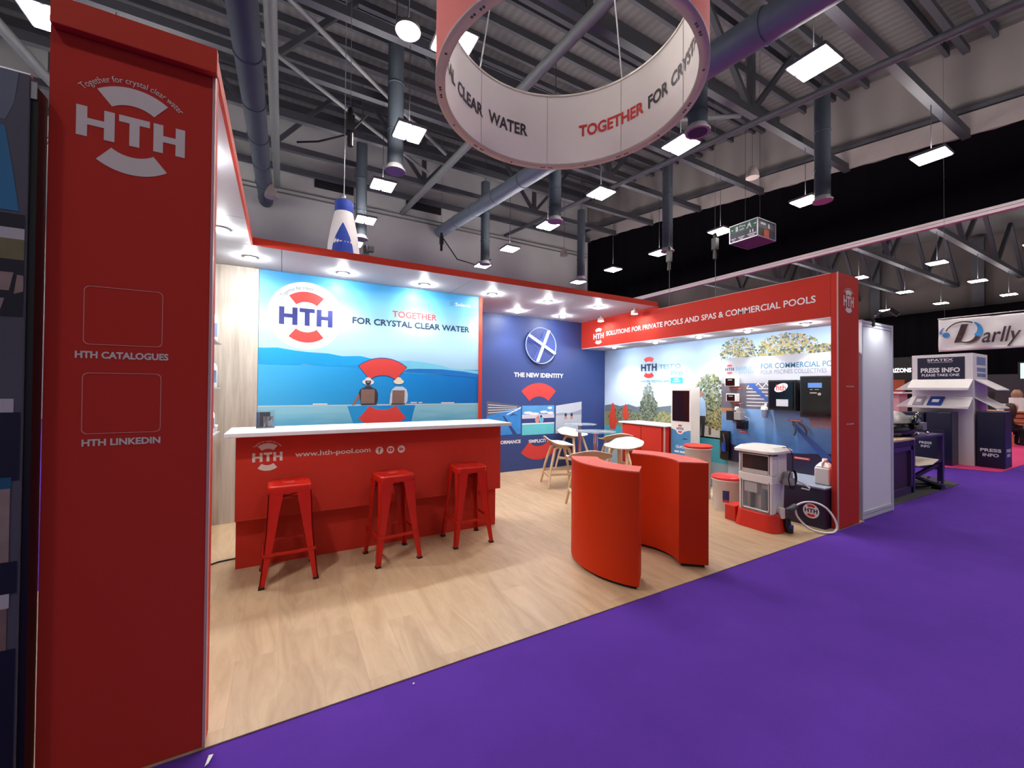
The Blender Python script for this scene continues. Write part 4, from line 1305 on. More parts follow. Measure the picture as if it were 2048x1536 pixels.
# ---------------------------------------------------------------- red cabinet, kiosk, drum and bucket
def red_cabinet():
    t = thing('red_cabinet', 'red cabinet with white top against the tree mural behind the glass tables', 'cabinet', (5.2, 4.65, 0))
    mb = MB(RED); mb.box(5.02, 4.205, 0.006, 5.44, 5.09, 0.845); mb.build('body', t)
    mb = MB(RED); mb.box(5.003, 4.26, 0.05, 5.02, 4.66, 0.83); mb.build('door', t, bevel=0.003)
    mb = MB(RED); mb.box(5.003, 4.67, 0.05, 5.02, 5.075, 0.83); mb.build('door', t, bevel=0.003)
    mb = MB(PINKEDGE); mb.box(5.0, 4.203, 0.006, 5.022, 4.215, 0.845); mb.build('edge_strip', t)
    mb = MB(WHITE); mb.box(4.985, 4.175, 0.846, 5.455, 5.15, 0.868); mb.build('worktop', t, bevel=0.004)
red_cabinet()

def kiosk():
    t = thing('info_kiosk', 'slim white touchscreen kiosk with blank dark screen beside the red cabinet', 'kiosk', (5.2, 3.99, 0))
    mb = MB(WHITEP); mb.box(5.10, 3.822, 0.006, 5.30, 4.170, 1.435); mb.build('body', t, bevel=0.008)
    mb = MB(SCREENB); mb.box(5.096, 3.850, 0.945, 5.102, 4.140, 1.395); mb.build('screen', t, bevel=0.002)
    fr = FX(5.10)
    mb = MB(mat('kiosk_wave_print', (74, 138, 190), 0.4, var=0.25, vscale=16))
    pts = [(-4.163, 0.10), (-3.829, 0.10)] + [(-3.829 - 0.334 * k / 16, 0.80 + 0.02 * math.cos(k / 16 * 2 * PI) + 0.01 * k / 16) for k in range(17)]
    mb.flat(fr, pts, 0.0015)
    mb.use(WHITEPR).ell(fr, -4.005, 0.83, 0.072, 0.075, 0.0025)
    text(mb, fr, 'QUICK', -4.08, 0.545, -3.90, 0.59, 0.0025, 0.03)
    mb.rect(fr, -4.10, 0.485, -4.02, 0.51, 0.0025); mb.rect(fr, -4.005, 0.485, -3.90, 0.51, 0.0025)
    text(mb, fr, 'PLAY', -4.07, 0.405, -3.92, 0.45, 0.0025, 0.03)
    mb.use(NAVYPR).rect(fr, -3.96, 0.685, -3.88, 0.70, 0.0025)
    mb.build('front_print', t)
    mb = MB(); hth(mb, fr, -4.005, 0.835, 0.115, 0.0035, INKPR, REDPRINT); mb.build('logo', t)
kiosk()

def drum(x, y, r, h, label, lid=REDL, name='plastic_drum', cat='drum', zl=True):
    t = thing(name, label, cat, (x, y, 0.006))
    c = (x, y, 0.006)
    mb = MB(WHITEP); mb.lathe([(r * 0.88, 0.0), (r * 0.90, 0.01), (r * 0.98, h - 0.05), (r * 1.03, h - 0.045), (r * 1.03, h - 0.03), (r * 0.98, h - 0.025)], c, 40); mb.build('body', t)
    mb = MB(lid); mb.lathe([(r * 1.02, h - 0.03), (r * 1.05, h - 0.025), (r * 1.05, h), (r * 0.98, h + 0.006), (r * 0.90, h - 0.006), (0.0, h - 0.006)], c, 40); mb.build('lid', t)
    if zl:
        mb = MB(NAVYPR); mb.lathe([(r * 0.949, h * 0.34), (r * 0.967, h * 0.62)], c, 12, a0=math.radians(196), a1=math.radians(222))
        mb.use(REDPRINT); mb.lathe([(r * 0.94, h * 0.27), (r * 0.949, h * 0.34)], c, 12, a0=math.radians(196), a1=math.radians(222))
        mb.build('label_print', t)
    return t
drum(4.77, 3.47, 0.165, 0.675, 'tall white drum with red lid in front of the kiosk', REDP)
drum(4.60, 2.96, 0.160, 0.385, 'white bucket with red lid on the floor behind the curved pedestal', REDL, 'plastic_bucket', 'bucket')

# ---------------------------------------------------------------- dosing machine
def machine():
    t = thing('dosing_machine', 'white dosing machine with windows standing on a curved red base', 'machine', (4.35, 2.42, 0))
    def rounded(x0, y0, x1, y1, r, n=6):
        out = []
        for cx, cy_, a0 in ((x1 - r, y1 - r, 0), (x0 + r, y1 - r, 90), (x0 + r, y0 + r, 180), (x1 - r, y0 + r, 270)):
            out += [(cx + r * math.cos(math.radians(a0 + 90 * k / n)), cy_ + r * math.sin(math.radians(a0 + 90 * k / n))) for k in range(n + 1)]
        return out
    mb = MB(REDP)
    lo, hi = rounded(4.155, 2.185, 4.48, 2.62, 0.09), rounded(4.185, 2.215, 4.46, 2.60, 0.08)
    n = len(lo)
    v = [(x, y, 0.006) for x, y in lo] + [(x, y, 0.175) for x, y in hi]
    mb.add(v, [(i, (i + 1) % n, n + (i + 1) % n, n + i) for i in range(n)] + [tuple(range(n, 2 * n)), tuple(range(n))[::-1]])
    mb.box(4.22, 2.62, 0.006, 4.42, 2.74, 0.17)
    mb.build('base', t, bevel=0.006)
    # body: open front frame (towards -X) with interior, solid side
    X0, X1, Y0, Y1 = 4.205, 4.45, 2.235, 2.575
    mb = MB(WHITEP)
    mb.frustum([(X0 + 0.07, Y0 + 0.02, 0.175), (X1, Y0 + 0.02, 0.175), (X1, Y1 - 0.02, 0.175), (X0 + 0.07, Y1 - 0.02, 0.175)],
               [(X0 + 0.07, Y0 + 0.01, 0.50), (X1, Y0 + 0.01, 0.50), (X1, Y1, 0.50), (X0 + 0.07, Y1, 0.50)])
    mb.box(X0 + 0.10, Y0, 0.50, X1 + 0.02, Y1, 0.775)
    # jambs and rails of the front
    mb.box(X0, Y0 + 0.005, 0.175, X0 + 0.08, Y0 + 0.045, 0.50); mb.box(X0, Y1 - 0.045, 0.175, X0 + 0.08, Y1 - 0.005, 0.50)
    mb.box(X0, Y0 + 0.045, 0.175, X0 + 0.08, Y1 - 0.045, 0.205); mb.box(X0 - 0.005, Y0, 0.47, X0 + 0.12, Y1, 0.555)
    mb.box(X0, Y0, 0.555, X0 + 0.10, Y0 + 0.045, 0.775); mb.box(X0, Y1 - 0.04, 0.555, X0 + 0.10, Y1, 0.775)
    mb.box(X0, Y0, 0.745, X0 + 0.10, Y1, 0.775)
    mb.build('body', t, bevel=0.008)
    mb = MB(WHITEP)
    lo, hi = rounded(4.15, 2.20, 4.56, 2.62, 0.07), rounded(4.20, 2.25, 4.52, 2.58, 0.06)
    v = [(x, y, 0.775) for x, y in lo] + [(x, y, 0.80) for x, y in lo] + [(x, y, 0.835) for x, y in hi]
    mb.add(v, [(i, (i + 1) % n, n + (i + 1) % n, n + i) for i in range(n)] + [(n + i, n + (i + 1) % n, 2 * n + (i + 1) % n, 2 * n + i) for i in range(n)] + [tuple(range(2 * n, 3 * n)), tuple(range(n))[::-1]])
    mb.build('top_cover', t, bevel=0.01)
    mb = MB(SMOKE); mb.box(X0 + 0.004, Y0 + 0.045, 0.60, X0 + 0.010, Y1 - 0.04, 0.745); mb.build('hopper_window', t)
    mb = MB(mat('hopper_powder', (206, 200, 194), 0.9, var=0.1, vscale=40)); mb.box(X0 + 0.0, Y0 + 0.045, 0.556, X0 + 0.09, Y1 - 0.04, 0.60); mb.build('hopper_tray', t, bevel=0.004)
    mb = MB(GREYD); mb.tube([(X0 - 0.003, Y0 + 0.03, 0.57), (X0 - 0.003, Y0 + 0.03, 0.76), (X0 - 0.003, Y1 - 0.025, 0.76), (X0 - 0.003, Y1 - 0.025, 0.57)], 0.004, 6)
    mb.tube([(X0 - 0.003, Y0 + 0.03, 0.49), (X0 - 0.003, Y0 + 0.03, 0.19), (X0 - 0.003, Y1 - 0.03, 0.19), (X0 - 0.003, Y1 - 0.03, 0.49)], 0.004, 6)
    mb.build('gasket', t)
    mb = MB(GREYC); mb.cyl((X0 + 0.035, 2.33, 0.205), 0.03, 0, 0.2, 16); mb.use(GREYD).cyl((X0 + 0.035, 2.45, 0.205), 0.02, 0, 0.22, 16); mb.use(WHITEP).box(X0 + 0.01, 2.39, 0.36, X0 + 0.07, 2.52, 0.46); mb.build('pump_works', t)
    mb = MB(GLASS); mb.box(X0 + 0.002, Y0 + 0.045, 0.206, X0 + 0.005, Y1 - 0.045, 0.47); mb.build('lower_window', t)
    # right side: pump head with coiled cable, drain fittings
    mb = MB(GREYC); mb.lathe([(0.055, 0.0), (0.055, 0.05), (0.035, 0.07)], (4.40, 2.19, 0.47), 20); mb.cyl((4.40, 2.19, 0.54), 0.04, 0, 0.05, 18); mb.build('pump_head', t)
    mb = MB(BLACK); mb.cyl((4.43, 2.17, 0.43), 0.028, 0, 0.10, 14); mb.build('motor', t)
    mb = MB(RUBBER)
    for k in range(3):
        mb.tube([(4.41 + 0.012 * k, 2.165 + (0.075 + 0.008 * k) * math.cos(a * PI / 10) * 0.35, 0.53 + (0.085 + 0.006 * k) * math.sin(a * PI / 10)) if False else (4.40 + (0.062 + 0.006 * k) * math.cos(a * PI / 10), 2.155 - 0.004 * k, 0.535 + (0.075 + 0.006 * k) * math.sin(a * PI / 10)) for a in range(20)], 0.005, 6, closed=True)
    mb.tube([(4.38, 2.23, 0.83), (4.42, 2.21, 0.835), (4.45, 2.185, 0.80), (4.45, 2.17, 0.72), (4.43, 2.16, 0.62)], 0.004, 6)
    mb.build('cable', t)
    mb = MB(WHITEP); mb.cyl((4.33, 2.215, 0.14), 0.028, 0, 0.10, 16); mb.build('outlet_pipe', t)
    mb = MB(GREYD); mb.tube([(4.35, 2.20, 0.215), (4.42, 2.17, 0.225), (4.49, 2.17, 0.25)], [0.016, 0.032, 0.026], 14); mb.build('valve', t)
    mb = MB(BLACK); mb.cyl((4.37, 2.165, 0.006), 0.035, 0, 0.05, 18); mb.cyl((4.355, 2.175, 0.05), 0.03, 0, 0.09, 16); mb.use(BLUEPL).cyl((4.37, 2.16, 0.055), 0.032, 0, 0.025, 18); mb.build('drain_valve', t)
machine()
def hose():
    t = thing('white_hose', 'thin white hose looping from the dosing machine over the floor edge', 'hose', (4.7, 2.1, 0.02))
    mb = MB(WHITEP)
    P = [(4.50, 2.17, 0.25), (4.58, 2.13, 0.285), (4.66, 2.07, 0.285), (4.72, 2.0, 0.24), (4.76, 1.95, 0.15), (4.77, 1.93, 0.07), (4.72, 1.935, 0.022), (4.62, 1.985, 0.018), (4.54, 2.07, 0.05), (4.50, 2.15, 0.14), (4.49, 2.17, 0.22)]
    # smooth the path
    pts = []
    for i in range(len(P) - 1):
        p0, p1, p2, p3 = [Vector(P[max(0, min(len(P) - 1, i + k))]) for k in (-1, 0, 1, 2)]
        for s in range(5):
            u = s / 5
            pts.append(0.5 * ((2 * p1) + (-p0 + p2) * u + (2 * p0 - 5 * p1 + 4 * p2 - p3) * u * u + (-p0 + 3 * p1 - 3 * p2 + p3) * u ** 3))
    pts.append(Vector(P[-1]))
    mb.tube(pts, 0.0095, 8); mb.build('tube', t)
    mb = MB(WHITEP); mb.tube([(4.50, 2.16, 0.50), (4.56, 2.12, 0.47), (4.60, 2.09, 0.43), (4.585, 2.09, 0.415), (4.53, 2.13, 0.43)], 0.008, 8); mb.build('short_tube', t)
hose()

def navy_box():
    t = thing('navy_plinth', 'low dark navy plinth with round emblem beside the right pillar', 'plinth', (5.1, 2.3, 0))
    mb = MB(NAVYD); mb.box(4.77, 2.03, 0.006, 5.39, 2.66, 0.405); mb.build('body', t, bevel=0.003)
    mb = MB(mat('grey_plinth_top', (140, 150, 166), 0.35, var=0.04)); mb.box(4.765, 2.028, 0.4055, 5.39, 2.665, 0.42); mb.build('top', t)
    fr = FX(4.77)
    mb = MB(WHITEPR); mb.ell(fr, -2.155, 0.165, 0.075, 0.075, 0.0015, 32); mb.build('badge', t)
    mb = MB(); hth(mb, fr, -2.155, 0.168, 0.118, 0.0025, INKPR, REDP); mb.build('logo', t)
navy_box()
def jug():
    t = thing('white_jug', 'white plastic jug standing on the navy plinth by the right pillar', 'jug', (5.0, 2.13, 0.42))
    mb = MB(WHITEP); mb.box(4.93, 2.06, 0.4205, 5.07, 2.20, 0.60)
    mb.frustum([(4.93, 2.06, 0.60), (5.07, 2.06, 0.60), (5.07, 2.20, 0.60), (4.93, 2.20, 0.60)], [(4.97, 2.10, 0.655), (5.03, 2.10, 0.655), (5.03, 2.16, 0.655), (4.97, 2.16, 0.655)])
    mb.build('body', t, bevel=0.014, bseg=3)
    mb = MB(WHITEP); mb.lathe([(0.024, 0), (0.024, 0.03), (0.02, 0.034)], (5.0, 2.13, 0.655), 16); mb.build('cap', t)
    mb = MB(WHITEP); mb.tube([(4.945, 2.13, 0.60), (4.94, 2.13, 0.645), (4.975, 2.13, 0.665)], 0.01, 8); mb.build('handle', t)
jug()

# ---------------------------------------------------------------- wall board with pool technology
def tech_board():
    XB = 5.40
    t = thing('display_board', 'printed wall board about commercial pools hung over the tree mural', 'display board', (XB, 2.85, 1.1))
    mb = MB(mat('board_white', (150, 153, 162), 0.45, var=0.02)); mb.box(XB, 2.03, 0.43, XB + 0.06, 3.556, 1.848); mb.build('board', t)
    fr = FX(XB)
    pool = ramp_mat('board_pool_print', 'Z', [(0.45, (26, 44, 92)), (0.75, (58, 104, 176)), (1.0, (92, 146, 206)), (1.15, (120, 160, 208))], 0.45, 0.25, (3, 6, 14))
    mb = MB(pool); mb.rect(fr, -3.555, 0.431, -2.031, 1.16, 0.0015)
    mb.use(NAVYD).flat(fr, [(-3.555, 0.431), (-2.031, 0.431), (-2.031, 0.72), (-2.5, 0.66), (-2.9, 0.62), (-3.2, 0.62), (-3.555, 0.70)], 0.0022)
    mb.use(mat('board_hall_print', (96, 92, 104), 0.5, var=0.35, vscale=26)).rect(fr, -3.555, 1.16, -2.031, 1.50, 0.0015)
    mb.use(mat('board_brown_print', (176, 126, 94), 0.5, var=0.15)).rect(fr, -3.555, 1.09, -3.30, 1.16, 0.0022)
    mb.use(mat('board_tile_print', (160, 140, 150), 0.5, var=0.2, vscale=20)).rect(fr, -2.45, 0.98, -2.031, 1.16, 0.0022)
    mb.use(WHITEPR)
    for k in range(6): mb.rect(fr, -3.2, 1.20 + 0.045 * k, -2.031, 1.208 + 0.045 * k, 0.0022)
    for k in range(6):
        u = -3.2 + 0.1 * k
        mb.flat(fr, [(u, 1.44), (u + 0.012, 1.44), (u + 0.06, 1.50), (u + 0.048, 1.50)], 0.0024); mb.flat(fr, [(u + 0.10, 1.44), (u + 0.112, 1.44), (u + 0.06, 1.50), (u + 0.048, 1.50)], 0.0024)
    mb.use(mat('board_lane_print', (44, 84, 160), 0.5, var=0.1)).flat(fr, [(-3.2, 1.50), (-3.1, 1.50), (-2.86, 1.23), (-2.90, 1.23)], 0.0026)
    mb.flat(fr, [(-2.65, 1.0), (-2.6, 1.0), (-2.2, 0.62), (-2.3, 0.60)], 0.0024)
    mb.build('picture_print', t)
    mb = MB(mat('deep_teal_print', (40, 96, 122), 0.5, var=0.0)); text(mb, fr, 'FOR COMMERCIAL POOLS', -3.01, 1.685, -2.08, 1.752, 0.0015, 0.012)
    mb.use(mat('grey_print', (96, 106, 122), 0.5, var=0.0)); text(mb, fr, 'POUR PISCINES COLLECTIVES', -3.01, 1.615, -2.28, 1.668, 0.0015, 0.0)
    mb.use(TEALPR); text(mb, fr, 'EASIFLO', -3.345, 1.675, -3.125, 1.725, 0.0015, 0.01); text(mb, fr, 'SYSTEM', -3.30, 1.625, -3.11, 1.665, 0.0015, 0.0)
    mb.build('lettering', t)
    mb = MB(); hth(mb, fr, -3.435, 1.695, 0.125, 0.0015, INKPR, REDPRINT); mb.build('logo', t)
    def red_tag(u0, u1, v):
        mb = MB(REDPRINT); mb.rect(fr, u0, v, u1, v + 0.028, 0.003)
        mb.use(WHITEPR).rect(fr, u0 + 0.015, v + 0.011, u1 - 0.015, v + 0.018, 0.004); mb.build('caption_strip', t)
    red_tag(-3.40, -3.27, 1.418); red_tag(-3.40, -3.27, 1.215); red_tag(-3.31, -3.19, 0.835); red_tag(-2.68, -2.53, 1.03); red_tag(-2.62, -2.45, 0.585)
    def unit(y0, y1, z0, z1, label):
        u = thing('pump_unit', label, 'pump unit', (XB, (y0 + y1) / 2, z0), 0, 'white dosing pumps on the wall board')
        mb = MB(WHITEP); mb.box(XB - 0.09, y0, z0, XB - 0.0045, y1, z1); mb.build('case', u, bevel=0.006)
        mb = MB(BLACKG); mb.box(XB - 0.096, y0 + 0.015, z0 + 0.012, XB - 0.089, y1 - 0.012, z1 - 0.012); mb.build('front_panel', u, bevel=0.003)
        mb = MB(GREYC); mb.box(XB - 0.099, (y0 + y1) / 2 - 0.03, z1 - 0.04, XB - 0.096, (y0 + y1) / 2 + 0.03, z1 - 0.03); mb.build('display', u)
    unit(3.29, 3.45, 1.455, 1.58, 'upper white box with black front at the left of the wall board')
    unit(3.29, 3.43, 1.25, 1.36, 'lower white box with black front at the left of the wall board')
    # metering pump
    u = thing('metering_pump', 'black and grey metering pump with bent pipe low on the wall board', 'pump', (XB, 3.27, 0.93))
    mb = MB(BLACK); mb.box(XB - 0.12, 3.30, 1.0, XB - 0.0045, 3.41, 1.13); mb.build('motor', u, bevel=0.006)
    mb = MB(GREYC); mb.box(XB - 0.12, 3.21, 1.01, XB - 0.0045, 3.30, 1.12); mb.lathe([(0.04, 0), (0.04, 0.05)], (XB - 0.07, 3.25, 1.12), 16); mb.build('pump_head', u, bevel=0.004)
    mb = MB(WHITEP); mb.lathe([(0.025, 0), (0.028, 0.03), (0.02, 0.05)], (XB - 0.07, 3.29, 1.135), 14); mb.build('knob', u)
    mb = MB(BLACKG); mb.box(XB - 0.10, 3.17, 0.89, XB - 0.0045, 3.28, 1.0); mb.build('controller', u, bevel=0.004)
    mb = MB(ALU); mb.tube([(XB - 0.05, 3.25, 1.15), (XB - 0.05, 3.245, 1.22), (XB - 0.05, 3.22, 1.24)], 0.006, 8); mb.tube([(XB - 0.05, 3.20, 1.06), (XB - 0.06, 3.14, 1.04), (XB - 0.05, 3.13, 0.97)], 0.006, 8); mb.build('pipe', u)
    # filter housing
    u = thing('filter_housing', 'small clear filter with white cap left of the black control boxes', 'filter', (XB - 0.06, 2.885, 1.07))
    mb = MB(glass_mat('filter_bowl', (180, 190, 215), alpha=0.5)); mb.lathe([(0.025, 0), (0.036, 0.02), (0.04, 0.10)], (XB - 0.065, 2.925, 1.06), 18); mb.build('bowl', u)
    mb = MB(WHITEP); mb.lathe([(0.046, 0), (0.046, 0.03), (0.03, 0.04), (0.03, 0.055)], (XB - 0.065, 2.925, 1.16), 20); mb.box(XB - 0.06, 2.905, 1.19, XB - 0.0045, 2.935, 1.24); mb.build('cap', u)
    # control boxes
    def control(y0, y1, z0, z1, d, label):
        u = thing('control_box', label, 'control box', (XB, (y0 + y1) / 2, z0), 0, 'black control boxes on the wall board')
        mb = MB(BLACK); mb.box(XB - d, y0, z0, XB - 0.0045, y1, z1); mb.build('case', u, bevel=0.006)
        mb = MB(BLACKG); mb.box(XB - d - 0.012, y0 + 0.02, z0 + 0.02, XB - d + 0.001, y1 - 0.02, z1 - 0.02); mb.build('door', u, bevel=0.005)
        return u, FX(XB - d - 0.012)
    u, f2 = control(2.545, 2.86, 1.165, 1.535, 0.12, 'black control box with white oval badge on the wall board')
    mb = MB(WHITEPR)
    pts = [(-2.70 + 0.075 * math.cos(a) + 0.012 * math.sin(a), 1.44 + 0.052 * math.sin(a) + 0.014 * math.cos(a)) for a in [k * PI / 16 for k in range(32)]]
    mb.flat(f2, pts, 0.0015); mb.use(REDPRINT); text(mb, f2, 'hth', -2.755, 1.405, -2.645, 1.478, 0.0025, 0.02); mb.build('badge', u)
    mb = MB(mat('pale_label', (196, 196, 206), 0.5, var=0.04)); mb.rect(f2, -2.755, 1.215, -2.62, 1.30, 0.0015); mb.use(mat('label_head', (150, 190, 196), 0.5, var=0.0)).rect(f2, -2.755, 1.293, -2.62, 1.30, 0.002); mb.build('label_print', u)
    u, f2 = control(2.10, 2.50, 1.10, 1.575, 0.12, 'black control box with blue display, partly behind the right pillar')
    mb = MB(LCD); mb.rect(f2, -2.41, 1.44, -2.27, 1.495, 0.0015); mb.build('display', u)
    mb = MB(GREYC); mb.rect(f2, -2.39, 1.415, -2.36, 1.422, 0.0015); mb.rect(f2, -2.34, 1.415, -2.30, 1.422, 0.0015); mb.rect(f2, -2.39, 1.375, -2.32, 1.387, 0.0015); mb.ell(f2, -2.295, 1.368, 0.018, 0.016, 0.0015); mb.build('keypad', u)
    # probe hoses
    u = thing('probe_hose', 'two bent grey hoses hanging below the black control boxes', 'hose', (XB, 2.55, 1.0))
    for pts in (((XB - 0.03, 2.62, 1.03), (XB - 0.05, 2.585, 0.99), (XB - 0.05, 2.575, 0.92), (XB - 0.04, 2.60, 0.87)), ((XB - 0.03, 2.56, 1.02), (XB - 0.06, 2.49, 0.98), (XB - 0.06, 2.46, 0.93), (XB - 0.05, 2.47, 0.88))):
        mb = MB(GREYD); mb.tube(pts, 0.011, 8); mb.build('tube', u)
    # sampling kit low at the left
    u = thing('sampling_panel', 'dark pipework panel at the lower left of the wall board', 'panel', (XB, 3.5, 0.6))
    mb = MB(BLACK); mb.box(XB - 0.05, 3.42, 0.45, XB - 0.0045, 3.545, 0.84); mb.build('plate', u)
    mb = MB(BLUEPL); mb.cyl((XB - 0.08, 3.47, 0.56), 0.025, 0, 0.12, 14); mb.build('cartridge', u)
    mb = MB(GREYD); mb.tube([(XB - 0.07, 3.52, 0.52), (XB - 0.09, 3.50, 0.60), (XB - 0.09, 3.45, 0.70), (XB - 0.07, 3.48, 0.80)], 0.009, 8); mb.build('pipe', u)
tech_board()

# ================================================================ SURROUNDINGS
def left_neighbour():
    t = thing('picture_wall', 'tall dark picture wall of the neighbouring stand at the left edge', 'picture wall', (-1.1, 1.95, 0))
    X1 = -0.722
    fr = FY(1.90)
    mb = MB(mat('neighbour_slate', (84, 82, 92), 0.6, var=0.12, vscale=5)); mb.box(-2.4, 1.90, 0.006, X1, 1.96, 2.40); mb.build('board', t)
    mb = MB(ALU); mb.tube([(-2.4, 1.915, 2.405), (X1, 1.915, 2.405)], 0.008, 8); mb.build('top_rail', t)
    mb = MB(BLACK); mb.box(X1 + 0.001, 1.91, 0.006, X1 + 0.018, 1.97, 2.37); mb.build('post', t)
    mb = MB(ALU); mb.box(X1 + 0.002, 1.905, 2.33, X1 + 0.016, 1.91, 2.385); mb.build('bracket', t)
    D = mat('neighbour_dark', (30, 30, 40), 0.5, var=0.15)
    NV = mat('neighbour_navy', (16, 18, 40), 0.5, var=0.2, vscale=8)
    BL = mat('neighbour_blue', (44, 116, 156), 0.5, var=0.15)
    W = mat('neighbour_white_band', (190, 186, 186), 0.5, var=0.02)
    ST = mat('neighbour_stone', (150, 130, 122), 0.6, var=0.3, vscale=18)
    BR = mat('neighbour_brown', (130, 104, 96), 0.6, var=0.35, vscale=24)
    OL = mat('neighbour_olive', (118, 112, 76), 0.6, var=0.35, vscale=20)
    TE = mat('neighbour_teal', (26, 88, 118), 0.5, var=0.2, vscale=12)
    W0 = X1 - 0.002
    L0 = -2.4
    def q(px): return -0.772 + px * 0.00077
    mb = MB(BL); mb.flat(fr, [(L0, 2.22), (q(0), 2.22), (q(22), 2.10), (q(45), 1.955), (L0, 1.945)], 0.0015)
    mb.use(mat('neighbour_haze', (104, 112, 126), 0.6, var=0.15)).flat(fr, [(L0, 2.40), (q(36), 2.40), (q(24), 2.30), (q(0), 2.24), (L0, 2.22)], 0.001)
    for z0, z1, m in ((1.90, 1.945, D), (1.865, 1.90, W), (1.80, 1.865, OL), (1.62, 1.80, D)):
        mb.use(m).rect(fr, L0, z0, W0, z1, 0.0022)
    mb.use(ST).flat(fr, [(L0, 1.755), (q(34), 1.758), (q(22), 1.70), (L0, 1.715)], 0.003)
    mb.flat(fr, [(q(44), 1.752), (W0, 1.75), (W0, 1.70), (q(36), 1.69)], 0.003)
    mb.flat(fr, [(L0, 1.68), (q(10), 1.675), (q(0), 1.64), (L0, 1.62)], 0.003)
    mb.use(W).rect(fr, L0, 1.315, q(42), 1.358, 0.0022)
    mb.use(NV).rect(fr, L0, 1.10, W0, 1.315, 0.0022)
    mb.use(TE).rect(fr, L0, 1.06, q(40), 1.11, 0.0026)
    mb.use(ST).flat(fr, [(L0, 1.03), (q(38), 1.075), (q(38), 0.84), (L0, 0.84)], 0.003)
    mb.use(NV).rect(fr, L0, 0.745, W0, 0.845, 0.0034)
    mb.use(W).rect(fr, L0, 0.70, q(42), 0.745, 0.0036)
    mb.use(BR).rect(fr, L0, 0.57, q(36), 0.70, 0.0026)
    mb.use(NV).rect(fr, L0, 0.03, W0, 0.57, 0.0024)
    mb.use(BL).flat(fr, [(L0, 0.34), (q(-4), 0.30), (q(20), 0.22), (q(40), 0.14), (L0, 0.14)], 0.003)
    mb.build('picture_print', t)
left_neighbour()

def partition():
    t = thing('shell_partition', 'plain white partition panel right of the red sign pillar', 'partition', (5.9, 2.0, 0))
    mb = MB(WHITE); mb.box(5.51, 1.998, 0.09, 6.27, 2.012, 2.12); mb.build('panel', t)
    for x0, x1 in ((5.488, 5.512), (6.268, 6.312)):
        mb = MB(mat('partition_frame', (206, 206, 214), 0.35, var=0.02)); mb.box(x0, 1.985, 0.006, x1, 2.025, 2.185); mb.build('post', t, bevel=0.003)
    for z0, z1 in ((0.006, 0.045), (0.055, 0.09), (2.12, 2.145), (2.155, 2.182)):
        mb = MB(MATS['partition_frame']); mb.box(5.512, 1.99, z0, 6.268, 2.02, z1); mb.build('rail', t)
    s = thing('clip_spotlight', 'dark clip-on spotlight with crossed arms on top of the white partition', 'spotlight', (5.78, 2.0, 2.185))
    mb = MB(BLACK); mb.box(5.75, 1.975, 2.13, 5.79, 2.03, 2.21); mb.build('clamp', s)
    mb = MB(GREYD); mb.tube([(5.77, 2.0, 2.2), (5.80, 1.93, 2.28), (5.84, 1.86, 2.30)], 0.008, 8); mb.tube([(5.77, 2.0, 2.2), (5.70, 1.95, 2.24), (5.62, 1.9, 2.22)], 0.006, 8); mb.build('arm', s)
    mb = MB(BLACK); mb.bar((5.84, 1.86, 2.31), (5.86, 1.80, 2.24), 0.07, 0.04); mb.build('head', s)
    ld = bpy.data.lights.new('bulb', 'SPOT'); ld.energy = 13; ld.spot_size = math.radians(130); ld.spot_blend = 0.8; ld.shadow_soft_size = 0.03; ld.color = (0.9, 0.95, 1)
    o = bpy.data.objects.new('bulb', ld); COL.objects.link(o); o.parent = s
    o.location = (0.08, -0.20, 0.05); o.rotation_euler = Vector((0.0, 0.30, -0.6)).to_track_quat('-Z', 'Y').to_euler()
partition()

